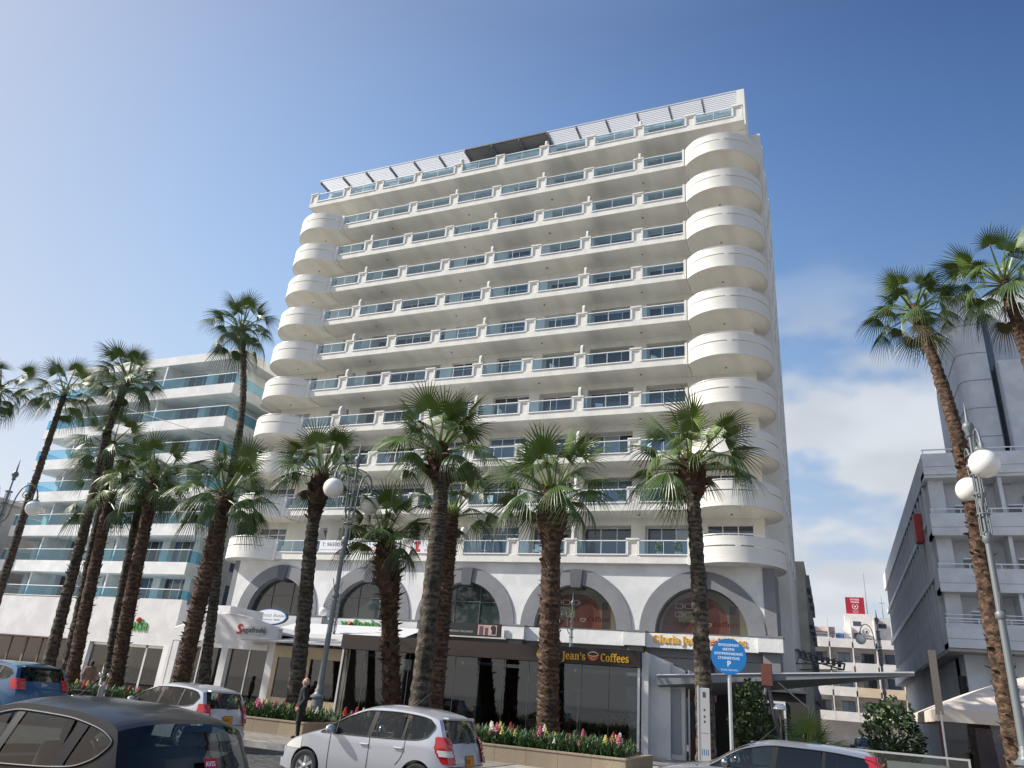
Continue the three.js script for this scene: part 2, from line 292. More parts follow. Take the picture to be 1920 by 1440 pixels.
  part('side_wall', bx(37.5, 38.1, 0, 9.4, -4.6, -1.2), mat.greyStone, hotel); part('side_wall', bx(.95, 1.5, 0, 9.4, -4.6, -1.2), mat.greyStone, hotel);
  for (let i = 0; i < 5; i++) {
    const c = AX[i], q = new THREE.Shape(); q.moveTo(c - RO, SY); q.absarc(c, SY, RO, Math.PI, 0, true); q.lineTo(c + RI, SY); q.absarc(c, SY, RI, 0, Math.PI, false); q.closePath();
    const gg = extrude(q, .64); gg.translate(0, 0, AZ - .56);
    const arch = part('arch', gg, mat.greyStone, hotel);
    part('keystone', extrude([[c - .30, SY + 2.3], [c + .30, SY + 2.3], [c + .40, SY + 3.32], [c - .40, SY + 3.32]], .75).translate(0, 0, AZ - .56), mat.darkStone, arch);
    const wsh = new THREE.Shape(); wsh.moveTo(c - RI, SY); wsh.absarc(c, SY, RI, Math.PI, 0, true); wsh.closePath();
    const wg = new THREE.ShapeGeometry(wsh, 40); wg.translate(0, 0, AZ - .42);
    const fr = [bx(c - RI, c + RI, SY - .02, SY + .07, AZ - .46, AZ - .36)];
    const outer = []; for (let k = 0; k <= 30; k++) { const a = Math.PI * k / 30; outer.push(V(c + Math.cos(a) * (RI - .03), SY + Math.sin(a) * (RI - .03), AZ - .4)); } fr.push(tube(outer, .045, 60, 5));
    if (i < 3) { for (const x of [-.85, .85]) fr.push(bx(c + x - .025, c + x + .025, SY + .07, SY + Math.sqrt(RI * RI - x * x) - .04, AZ - .45, AZ - .37)); fr.push(bx(c - 2.05, c + 2.05, SY + 1.32, SY + 1.37, AZ - .445, AZ - .375)); }
    const wf = part('arch_window', fr, mat.darkAlu, hotel);
    if (i < 3) part('pane', wg, darkGlass(.03, .045, .045), wf);
    else {                                                          // printed film on the two right arch windows
      const tex = canvasTex(1024, 512, (x, w, h) => {
        x.fillStyle = '#5e5a4b'; x.fillRect(0, 0, w, h);
        x.fillStyle = '#4b2c27'; x.beginPath(); x.moveTo(60, 512); x.bezierCurveTo(60, 120, 380, 70, 600, 110); x.bezierCurveTo(760, 150, 760, 330, 690, 512); x.fill();
        x.fillStyle = '#5e3a2e'; x.beginPath(); x.moveTo(560, 130); x.bezierCurveTo(800, 100, 800, 360, 820, 512); x.lineTo(690, 512); x.bezierCurveTo(740, 360, 740, 190, 560, 130); x.fill();
        x.fillStyle = '#66624a'; x.fillRect(250, 250, 230, 130);
        x.fillStyle = '#40342d'; x.fillRect(820, 190, 110, 322);
        x.strokeStyle = '#8f8b80'; x.lineWidth = 7; for (const [px, py] of [[220, 175], [330, 175], [440, 175], [215, 270], [330, 270]]) { x.strokeRect(px, py, 78, 52); x.strokeRect(px + 82, py + 14, 20, 24); }
        x.fillStyle = '#33110f'; x.font = 'bold 74px serif'; x.fillText('Gloria Jean’s', 70, 415); x.fillText('Coffees', 640, 415);
        x.strokeStyle = '#8f8b80'; x.lineWidth = 6; x.beginPath(); x.arc(585, 385, 34, 0, Math.PI); x.stroke(); x.beginPath(); x.moveTo(551, 385); x.lineTo(619, 385); x.stroke();
      });
      const uv = wg.attributes.uv, ps = wg.attributes.position; for (let k = 0; k < uv.count; k++) uv.setXY(k, (ps.getX(k) - c + RI) / (2 * RI), (ps.getY(k) - SY) / RI);
      part('printed_pane', wg, new THREE.MeshPhysicalMaterial({ map: tex, roughness: .12, ior: 1.6, side: THREE.DoubleSide }), wf);
    }
  }
  // beam boxes on the piers, fascia between them, piers down to the pavement
  for (let i = 0; i <= 5; i++) { const x = i < 5 ? AX[i] - 3.575 : 37.78; const pr = part('pier', bx(x - .42, x + .42, 0, 4.98, -1.1, -.2), mat.greyStone, hotel); part('beam_box', bx(x - .62, x + .62, 4.98, 5.72, -.9, .06), mat.white, pr); part('beam_cap', bx(x - .66, x + .66, 5.72, 5.79, -.9, .1), mat.greyStone, pr); }
  for (let i = 0; i < 5; i++) { part('fascia', bx(AX[i] - 2.95, AX[i] + 2.95, 4.95, 5.70, -.75, -.25), mat.white, hotel); const sf = part('shopfront', [bx(AX[i] - 3.1, AX[i] + 3.1, 4.5, 4.95, -1.0, -.7), bx(AX[i] - .05, AX[i] + .05, 0, 4.5, -.98, -.88), bx(AX[i] - 3.1, AX[i] + 3.1, 0, .25, -1, -.85)], mat.greyStone, hotel); part('pane', bx(AX[i] - 3.1, AX[i] + 3.1, .25, 4.5, -.96, -.93), mat.paneDark, sf); }
  part('ceiling', [bx(.95, 38.1, 9.3, 9.46, -3.2, -.4)], mat.creamWall, hotel);
}
// banners hung on the lowest balcony
function banner(x0, x1, tex, label) { const [g, m] = print(x1 - x0, .84, tex); const o = solo('banner', g, m, label, 'banner', 'banners on the lowest hotel balcony'); o.position.set((x0 + x1) / 2, Y0 - 31 - .555, .075); return o; }
banner(8.55, 11.15, canvasTex(512, 170, (x, w, h) => { x.fillStyle = '#dfe3ea'; x.fillRect(0, 0, w, h); x.fillStyle = '#2c3038'; x.font = 'bold 74px sans-serif'; x.fillText('T: 96500376', 40, 84); x.fillStyle = '#555c66'; x.font = '32px sans-serif'; x.fillText('www.', 14, 140); x.fillText('.com', 425, 140); x.fillStyle = '#a33'; x.fillText('lacanaandrelaxment', 88, 140); }), 'white banner with a phone number on the lowest balcony');
banner(12.05, 14.9, canvasTex(512, 156, (x, w, h) => { x.fillStyle = '#e3e7ee'; x.fillRect(0, 0, w, h); x.fillStyle = '#b8c9dd'; x.beginPath(); x.moveTo(0, 0); x.lineTo(90, 0); x.lineTo(0, h); x.fill(); x.fillStyle = '#3a7f7a'; x.font = '58px monospace'; x.fillText('Live in', 100, 60); x.fillStyle = '#b3242c'; x.font = 'bold 74px sans-serif'; x.fillText('FOR RENT', 86, 134); }), 'white banner with red FOR lettering on the lowest balcony');
banner(15.85, 18.7, canvasTex(512, 156, (x, w, h) => { x.fillStyle = '#e1e3e8'; x.fillRect(0, 0, w, h); x.fillStyle = '#c0202c'; x.fillRect(30, 16, 84, 30); x.fillRect(52, 16, 40, 110); x.fillRect(24, 108, 96, 34); x.font = 'bold 46px sans-serif'; x.fillText('APARTMENT', 170, 136); x.fillStyle = '#444'; x.font = '38px sans-serif'; x.fillText('for sale', 180, 70); }), 'white banner with a red emblem on the lowest balcony');
// ------------------------------------------------------------ fan palms
const frondMats = [M(.11, .165, .035, .40, { vertexColors: true }), M(.075, .125, .032, .40, { vertexColors: true }), M(.06, .10, .03, .42, { vertexColors: true }), M(.10, .085, .04, .7, { vertexColors: true })];
for (const m of frondMats) { m.vertexColors = true; }
function frondGeo(elev, seed, droop, stiff) {                       // one fan leaf, growing along +x from the origin
  const R = rng(seed), pos = [], col = [], idx = [];
  const push = (p, c) => { pos.push(p.x, p.y, p.z); col.push(c[0], c[1], c[2]); return pos.length / 3 - 1; };
  // petiole, bending under its weight
  const Lp = 1.15 + R() * .35, n = 6, P = []; let a = elev, q = V(0, 0, 0);
  for (let i = 0; i <= n; i++) { P.push(q.clone()); q = q.clone().add(V(Math.cos(a) * Lp / n, Math.sin(a) * Lp / n, 0)); a -= (.07 + droop * .10) * Math.max(.15, Math.cos(a)) * (i / n + .3); }
  for (let i = 0; i < n; i++) {
    const w0 = lerp(.055, .022, i / n), w1 = lerp(.055, .022, (i + 1) / n), cA = [1.5, 1.35, 1.0];
    const d = V().subVectors(P[i + 1], P[i]).normalize(), up = V(-d.y, d.x, 0);
    const row = (p, w) => [push(p.clone().add(V(0, 0, w)), cA), push(p.clone().addScaledVector(up, w * .5), cA), push(p.clone().add(V(0, 0, -w)), cA), push(p.clone().addScaledVector(up, -w * .45), cA)];
    const A = row(P[i], w0), B = row(P[i + 1], w1); for (let k = 0; k < 4; k++) { const l = (k + 1) % 4; idx.push(A[k], A[l], B[k], A[l], B[l], B[k]); }
  }
  const base = P[n], d = V(Math.cos(a), Math.sin(a), 0), lat = V(0, 0, 1), nor = V(-Math.sin(a), Math.cos(a), 0);
  const S = 26, spread = 1.45 + R() * .55, cup = .25 + R() * .5;
  for (let i = 0; i < S; i++) {
    const u = (i + .5) / S * 2 - 1, phi = u * spread, len = (1.16 - .3 * Math.abs(u) ** 1.6) * (.93 + R() * .14), dphi = 2 * spread / S;
    const s = d.clone().multiplyScalar(Math.cos(phi)).addScaledVector(lat, Math.sin(phi)).addScaledVector(nor, -cup * Math.abs(u)).normalize();
    const wd = V().crossVectors(nor, s).normalize(), fold = (i % 2 ? 1 : -1);
    const ts = [0.04, .2, .36, .52, .7, .86, 1], tip = (.42 + R() * .5) * stiff; let prev = null;
    let curl = (R() - .5) * .25;
    ts.forEach((t, k) => {
      const w = (t < .36 ? len * t * Math.tan(dphi / 2) * 1.0 : len * .36 * Math.tan(dphi / 2) * Math.pow(Math.max(0, (1 - t) / .64), .9)) + .002;
      const f = Math.max(0, t - .38), p = base.clone().addScaledVector(s, len * t * (1 - .28 * tip * f)).addScaledVector(wd, curl * f * f);
      p.y -= tip * 1.5 * f * f * len + droop * .10 * t * t;
      const b = t > .9 ? [1.25, 1.1, .9] : t < .1 ? [1.4, 1.3, .9] : [.92 + R() * .16, .95 + R() * .12, .9]; const ridge = p.clone().addScaledVector(nor, w * .55);
      const row = [push(p.clone().addScaledVector(wd, w), b), push(ridge, b), push(p.clone().addScaledVector(wd, -w), b)];
      if (prev) for (let m = 0; m < 2; m++) idx.push(prev[m], prev[m + 1], row[m], prev[m + 1], row[m + 1], row[m]);
      prev = row;
    });
  }
  const g = new THREE.BufferGeometry(); g.setAttribute('position', new THREE.Float32BufferAttribute(pos, 3)); g.setAttribute('color', new THREE.Float32BufferAttribute(col, 3));
  g.setIndex(idx); const q2 = g.toNonIndexed(); q2.computeVertexNormals(); return q2;
}
const ELEV = [82, 66, 50, 34, 18, 2, -16, -36, -58].map(a => a * Math.PI / 180);
const frondSet = ELEV.map((e, i) => [0, 1, 2].map(k => frondGeo(e, 100 + i * 10 + k, [.0, .1, .25, .4, .6, .9, 1.1, 1.0, .6][i], [.12, .2, .36, .58, .85, 1.1, 1.2, 1.2, 1.1][i])));
// trunk pieces
const chip = (() => {                                               // a cut leaf base, tip up and out
  const g = new THREE.BufferGeometry(); const p = [[-.5, 0, 0], [.5, 0, 0], [.42, .55, .28], [-.42, .55, .28], [.08, 1.0, .62], [-.14, .92, .58], [-.4, 0, -.15], [.4, 0, -.15], [0, .5, .05]];
  const f = [[0, 1, 2], [0, 2, 3], [3, 2, 4], [3, 4, 5], [1, 7, 8], [1, 8, 2], [2, 8, 4], [0, 3, 8], [0, 8, 6], [3, 5, 8], [5, 4, 8]];
  g.setAttribute('position', new THREE.Float32BufferAttribute(f.flat().flatMap(i => p[i]), 3)); g.computeVertexNormals(); return g;
})();
const barkTex = noiseTex(512, 1.6, .45, 1, 7, 6, 8, .35);
const barkMats = { grey: M(.145, .12, .092, .95, { map: barkTex, bumpMap: barkTex, bumpScale: .03, vertexColors: true }), brown: M(.165, .10, .066, .95, { map: barkTex, bumpMap: barkTex, bumpScale: .03, vertexColors: true }) };
function makePalm({ pts, r0, r1, fronds = 40, size = 1, collar = 0, collarR = 0, boots = 0, bootFrom = 0, bootTo = 1, bark = 'grey', seed = 1, skirt = 0, small = 0 }, label) {
  const [bx0, , bz] = pts[0], pl = thing('fan_palm', label, 'palm tree', [bx0, pts[0][1], bz], 0, 'fan palms along the pavement'), R = rng(seed * 977 + 3);
  const P = pts.map(([x, y, z]) => V(x - bx0, y - pts[0][1], z - bz)), curve = new THREE.CatmullRomCurve3(P), H = P[P.length - 1].y;
  const rad = t => { let r = lerp(r0, r1, t) + .12 * Math.exp(-t * 22); const c = collar ? Math.exp(-Math.pow(((1 - t) * H - collar) / (collar * .55), 2)) * collarR : 0; return r + c; };
  const rows = [], N = Math.max(30, Math.round(H * 9)), K = 18, up = V(0, 1, 0), cols = [];
  for (let j = 0; j <= N; j++) { const t = j / N, c = curve.getPoint(t), row = []; const rg = .02 * Math.sin(j * 2.4 + vnoise(j * .4, seed) * 6); for (let k = 0; k <= K; k++) { const a = k / K * Math.PI * 2, n = vnoise(Math.cos(a) * 2 + 9, Math.sin(a) * 2 + 5, t * H * 2.2 + seed * 7), r = rad(t) * (.93 + .14 * n) + rg; row.push(V(c.x + Math.cos(a) * r, c.y, c.z + Math.sin(a) * r)); const q = .75 + .5 * vnoise(a * 1.5 + 20, t * H * 1.3, seed * 3); cols.push(q, q * .98, q * .95); } rows.push(row); }
  const tg = quadStrip(rows); tg.setAttribute('color', new THREE.Float32BufferAttribute(cols, 3));
  const uv = tg.attributes.uv; for (let i = 0; i < uv.count; i++) uv.setXY(i, uv.getX(i) * 2.4, uv.getY(i) * H);
  part('trunk', tg, barkMats[bark], pl);
  if (boots) {                                                     // cut leaf bases, too small and many to take one by one
    const cg = [], tint = [];
    for (let i = 0; i < boots; i++) {
      const t = lerp(bootFrom, bootTo, (i + R() * .8) / boots), a = i * 2.39996 + R() * .3, c = curve.getPoint(t), r = rad(t) * .92, big = collar ? 1 + .5 * Math.exp(-Math.pow(((1 - t) * H - collar) / (collar * .7), 2)) : 1, s = (small ? .085 + R() * .06 : .13 + R() * .09) * big;
      const g = chip.clone(); g.scale(s * (1.0 + R() * .5), s * (.9 + R() * .7), s * (.45 + R() * .55)); if (R() < .3) g.rotateX(.5 + R() * .6); g.rotateZ((R() - .5) * .7); g.rotateY(-a + Math.PI / 2); g.translate(c.x + Math.cos(a) * r, c.y, c.z + Math.sin(a) * r);
      const k = .55 + R() * .9, n = g.attributes.position.count, ca = new Float32Array(n * 3); for (let q = 0; q < n; q++) { ca[q * 3] = k * 1.05; ca[q * 3 + 1] = k * .95; ca[q * 3 + 2] = k * .85; } g.setAttribute('color', new THREE.BufferAttribute(ca, 3)); cg.push(g);
    }
    const b = part('leaf_bases', cg, barkMats[bark === 'grey' && R() < .4 ? 'grey' : 'brown'], pl); b.userData.kind = 'stuff';
  }
  const top = P[P.length - 1];
  for (let i = 0; i < fronds; i++) {
    const u = i / (fronds - 1), e = Math.min(ELEV.length - 1, Math.floor(.35 + Math.pow(u, 1.0) * (4.9 + (skirt ? 1.3 : 0)) + R() * .9)), az = i * 2.39996 + R() * .5;
    const mt = e < 2 ? frondMats[0] : e < 5 ? frondMats[R() < .35 ? 0 : 1] : e < 7 ? frondMats[R() < .5 ? 1 : 2] : frondMats[R() < .35 ? 3 : 2];
    const f = part('frond', frondSet[e][R() * 3 | 0], mt, pl); const s = size * (.82 + R() * .34) * (e < 1 ? 1.0 : 1);
    f.scale.set(s, s, s); f.rotation.set((R() - .5) * 1.1, az, (R() - .5) * .22, 'YXZ'); f.position.set(top.x + Math.cos(az) * r1 * .5, top.y - .1 - u * .35, top.z - Math.sin(az) * r1 * .5);
  }
  return pl;
}
const palms = [
  [{ pts: [[-.1, 0, 15], [-.25, 6, 15], [-.42, 10, 15], [-.45, 13.3, 15], [-.52, 16.5, 15]], r0: 0.24, r1: 0.15, fronds: 30, size: 0.98, seed: 1, skirt: 1 }, 'slim dark palm standing alone at the far left lamp'],
  [{ pts: [[9.5, .4, 18.3], [9.2, 5, 18.3], [8.96, 8.6, 18.3], [8.56, 12.4, 18.3], [8.86, 15.1, 18.3]], r0: 0.25, r1: 0.17, fronds: 32, size: 0.86, small: 1, boots: 160, bootFrom: .1, bootTo: .5, seed: 2, skirt: 1 }, 'tall palm whose crown hides the left apartment roof'],
  [{ pts: [[9.9, .4, 17.6], [9.3, 5, 17.6], [8.7, 9.2, 17.6], [8.2, 11.9, 17.6]], r0: 0.25, r1: 0.19, fronds: 26, size: 0.84, small: 1, boots: 220, seed: 3, skirt: 1 }, 'palm with its crown below the tallest left apartment palm'],
  [{ pts: [[12.0, .4, 19], [11.5, 4, 19], [10.97, 8.8, 19]], r0: 0.26, r1: 0.23, fronds: 20, size: 0.8, small: 1, boots: 360, seed: 4, skirt: 1, bark: 'brown' }, 'short palm with a shaggy brown neck behind the blue car'],
  [{ pts: [[13.9, .4, 18.5], [13.4, 4, 18.5], [12.8, 9.75, 18.5]], r0: 0.28, r1: 0.26, fronds: 32, size: 0.94, small: 1, boots: 620, seed: 5, bark: 'brown', skirt: 1 }, 'thick palm with a rough brown trunk before the green lettered shop'],
  [{ pts: [[12.4, .4, 17.6], [11.8, 4, 17.6], [11.2, 9.6, 17.6]], r0: 0.22, r1: 0.19, fronds: 14, size: 0.8, seed: 6 }, 'smooth mossy palm trunk just behind a thicker rough one'],
  [{ pts: [[17.5, .4, 18.8], [17.45, 4, 18.8], [17.5, 8.85, 18.8]], r0: 0.32, r1: 0.3, fronds: 34, size: 0.98, small: 1, boots: 760, seed: 7, bark: 'brown', skirt: 1 }, 'stout rough palm in front of the gabled white shop'],
  [{ pts: [[16.6, .4, 16.5], [16.0, 4.5, 16.5], [15.4, 8.5, 16.5], [15.0, 13.5, 16.5], [13.65, 18.4, 16.5]], r0: 0.23, r1: 0.14, fronds: 32, size: 0.88, seed: 8, skirt: 1 }, 'tallest slender palm beside the hotel corner balconies'],
  [{ pts: [[20.85, .0, 16], [20.5, 4, 16], [20.11, 7.6, 16], [20.0, 10.5, 16]], r0: 0.33, r1: 0.25, fronds: 30, size: 1.02, boots: 130, bootFrom: .74, bootTo: 1, collar: 1.4, collarR: .16, seed: 9 }, 'dark trunk palm beside the double globe lamp and standing man'],
  [{ pts: [[24.7, .0, 14.8], [23.82, 4.5, 14.8], [23.06, 7.9, 14.8]], r0: 0.35, r1: 0.28, fronds: 28, size: .98, boots: 820, seed: 10, bark: 'brown', collar: 2.0, collarR: .14 }, 'low palm with reddish jagged trunk before the brown fascia'],
  [{ pts: [[27.2, .4, 17.5], [27.1, 6.2, 17.5], [27.02, 8.7, 17.5], [26.7, 10.75, 17.5]], r0: 0.35, r1: 0.26, fronds: 32, size: 1.1, boots: 170, bootFrom: .74, bootTo: 1, collar: 1.6, collarR: .18, seed: 11 }, 'central palm with smooth grey trunk and dark shaggy collar'],
  [{ pts: [[26.0, 0, 14], [25.9, 5, 14], [25.8, 9.1, 14]], r0: 0.34, r1: 0.28, fronds: 20, size: 1.0, small: 1, boots: 420, seed: 12, bark: 'brown' }, 'palm half hidden behind the central smooth grey palm trunk'],
  [{ pts: [[32.15, .45, 18], [32.0, 4, 18], [31.8, 8.75, 18]], r0: 0.36, r1: 0.31, fronds: 32, size: 1.1, small: 1, boots: 620, bootTo: .99, collar: .95, collarR: .22, seed: 13, bark: 'brown' }, 'rough scaly palm in the flower planter before the coffee pavilion'],
  [{ pts: [[36.9, .0, 17], [36.76, 5.5, 17], [36.56, 9.9, 17]], r0: 0.27, r1: 0.22, fronds: 29, size: 1.12, boots: 150, bootFrom: .84, bootTo: 1, collar: .9, collarR: .22, seed: 14 }, 'palm with reddish collar beside the round blue sign'],
  [{ pts: [[45.2, 0, 16.2], [45.13, 2.5, 16.2], [45.08, 5.9, 16.2], [45.06, 8.65, 16.2], [44.94, 11, 16.2], [44.68, 13.2, 16.2], [44.3, 15.6, 16.2]], r0: 0.32, r1: 0.16, fronds: 38, size: 0.74, small: 1, boots: 420, bootFrom: .02, bootTo: .62, seed: 15, bark: 'brown', collar: .55, collarR: .16, skirt: 1 }, 'leaning palm behind the right hand double globe lamp'],
  [{ pts: [[47.5, 0, 17], [47.4, 8, 17], [47.18, 12.5, 17], [46.9, 15.9, 17]], r0: 0.3, r1: 0.17, fronds: 34, size: 0.86, seed: 16, bark: 'brown', skirt: 1 }, 'palm whose crown reaches in at the right edge'],
  [{ pts: [[-3.6, 0, 16], [-4.2, 9, 16], [-5.0, 16.8, 16]], r0: 0.27, r1: 0.16, fronds: 28, size: .92, seed: 17, skirt: 1 }, 'palm whose crown reaches in at the left edge'],
];
for (const [o, l] of palms) makePalm(o, l);
// ------------------------------------------------------------ street lamps with white globes
const ironMat = M(.17, .19, .20, .5, { metalness: .25 });
const globeMat = new THREE.MeshPhysicalMaterial({ color: new THREE.Color().setRGB(.86, .85, .80), roughness: .22, clearcoat: .5, clearcoatRoughness: .1, side: THREE.DoubleSide });
function makeLamp(label, [x, y, z], turn = 0, s = 1, arms = [1, -1], group = 'double globe street lamps') {
  const L = thing('street_lamp', label, 'street lamp', [x, y, z], turn, group); L.scale.setScalar(s);
  const oct = (r, y0, y1, r2 = r) => { const g = new THREE.CylinderGeometry(r2, r, y1 - y0, 8); g.translate(0, (y0 + y1) / 2, 0); return plain(g); };
  part('pedestal', [oct(.40, 0, .12), oct(.36, .12, .2), oct(.30, .2, .28, .26), oct(.235, .28, 1.15, .215), oct(.30, 1.15, 1.22), oct(.27, 1.22, 1.28, .2), lathe([[.2, 1.28], [.15, 1.36], [.17, 1.42], [.12, 1.5], [.13, 1.56], [.1, 1.62]], 16)], ironMat, L);
  part('pole', [lathe([[.115, 1.6], [.105, 3], [.095, 4.8], [.085, 6.9]], 16), lathe([[.1, 4.75], [.15, 4.8], [.13, 4.86], [.15, 4.92], [.1, 4.98]], 14), lathe([[.09, 6.85], [.15, 6.95], [.12, 7.03], [.14, 7.1], [.07, 7.2]], 14), rod(V(0, 7.1, 0), V(0, 10.2, 0), .05, .04, 8)], ironMat, L);
  part('bracket', [rod(V(0, 4.95, .06), V(.0, 5.45, .34), .02, .015, 6), rod(V(0, 4.95, -.06), V(.0, 5.45, -.34), .02, .015, 6)], ironMat, L);
  part('cage', [0, 1, 2, 3].map(k => { const a = k * Math.PI / 2 + .785; return rod(V(Math.cos(a) * .17, 7.1, Math.sin(a) * .17), V(Math.cos(a) * .12, 9.5, Math.sin(a) * .12), .022, .018, 6); }).concat([7.7, 8.3, 8.9, 9.5].map(h => lathe([[.16, h - .03], [.2, h], [.16, h + .03]], 12))), ironMat, L);
  part('finial', [lathe([[.05, 10.1], [.11, 10.15], [.07, 10.22], [.17, 10.38], [.14, 10.52], [.06, 10.58], [.045, 10.7], [.012, 11.2], [0, 11.25]], 14)], ironMat, L);
  for (const d of arms) {
    const pts = [[.12, 7.9], [.30, 8.15], [.36, 8.7], [.42, 9.35], [.62, 9.85], [.95, 10.0], [1.22, 9.8], [1.35, 9.45]].map(([a, h]) => V(0, h, a * d));
    const curl = []; for (let k = 0; k <= 22; k++) { const t = k / 22, a = -2.0 + t * 7.2, r = .34 - .22 * t; curl.push(V(0, 9.42 + Math.sin(a) * r, d * (.84 + Math.cos(a) * r))); }
    const arm = part('arm', [tube(pts, .036, 36, 7), tube(curl, .022, 40, 6), ball(0, 9.42, d * .84, .09, 10), tube([V(0, 8.75, d * .2), V(0, 9.0, d * .45), V(0, 9.1, d * .72), V(0, 9.1, d * .9)], .02, 16, 6)], ironMat, L);
    part('globe_cap', [lathe([[.03, 9.5], [.06, 9.4], [.05, 9.32], [.13, 9.24], [.2, 9.16]], 14).translate(0, 0, d * 1.36)], ironMat, arm);
    part('globe', ball(0, 8.82, d * 1.36, .40, 28), globeMat, arm);
  }
  return L;
}
makeLamp('iron street lamp with two white globes beside the standing man', [22.8, 0, 17.3]);
makeLamp('iron street lamp with two white globes against the right building', [45.05, 0, 17.65]);
makeLamp('iron street lamp with a white globe at the far left', [1.75, 0, 17.6], -.9);
makeLamp('small iron lamp rising behind the brown coffee fascia', [28.15, 0, 3.6], .3 - Math.PI / 2 + 3.1416, .64, [-1], 'small single globe lamps');
makeLamp('small iron lamp rising behind the pale awning', [13.4, 0, 3.6], .3 - Math.PI / 2 + 3.1416, .64, [-1], 'small single globe lamps');
makeLamp('iron lamp with white globe down the side street', [43.7, 0, -15], .2 + Math.PI / 2, .83, [-1], 'small single globe lamps');
// ------------------------------------------------------------ cars (front towards -x)
const carGlass = glassPane(.50, .56, .54, { ior: 1.6 }), carGlassDark = glassPane(.10, .11, .115, { ior: 1.6 });
const paint = (r, g, b, m = .35, rough = .32) => new THREE.MeshPhysicalMaterial({ color: new THREE.Color().setRGB(r, g, b), metalness: m, roughness: rough, clearcoat: 1, clearcoatRoughness: .04, side: THREE.DoubleSide });
const tailRed = new THREE.MeshPhysicalMaterial({ color: new THREE.Color().setRGB(.50, .012, .015), roughness: .12, clearcoat: 1, side: THREE.DoubleSide });
const tailWhite = new THREE.MeshPhysicalMaterial({ color: new THREE.Color().setRGB(.75, .72, .68), roughness: .12, clearcoat: 1, side: THREE.DoubleSide });
const seatMat = M(.045, .047, .05, .95), tyreMat = M(.022, .022, .023, .85), rimMat = M(.62, .63, .65, .3, { metalness: .8 });
const tyreGeo = (() => { const p = []; for (const [r, y] of [[.19, -.085], [.25, -.1], [.285, -.092], [.298, -.06], [.3, 0], [.298, .06], [.285, .092], [.25, .1], [.19, .085]]) p.push([r, y]); const g = lathe(p, 36); g.rotateX(Math.PI / 2); return g; })();
const rimGeo = (() => { const l = []; const ringg = lathe([[.2, -.08], [.205, .07], [.185, .085], [.18, .06], [.175, -.05]], 30); ringg.rotateX(Math.PI / 2); l.push(ringg); for (let i = 0; i < 6; i++) { const b = bx(-.028, .028, .03, .19, .045, .075); b.rotateZ(i * Math.PI / 3); l.push(b); } const hub = lathe([[0, .085], [.05, .08], [.055, .03]], 16); hub.rotateX(Math.PI / 2); l.push(hub); const back = lathe([[0, 0], [.17, 0]], 24); back.rotateX(Math.PI / 2); back.translate(0, 0, -.02); l.push(back); return merge(l); })();
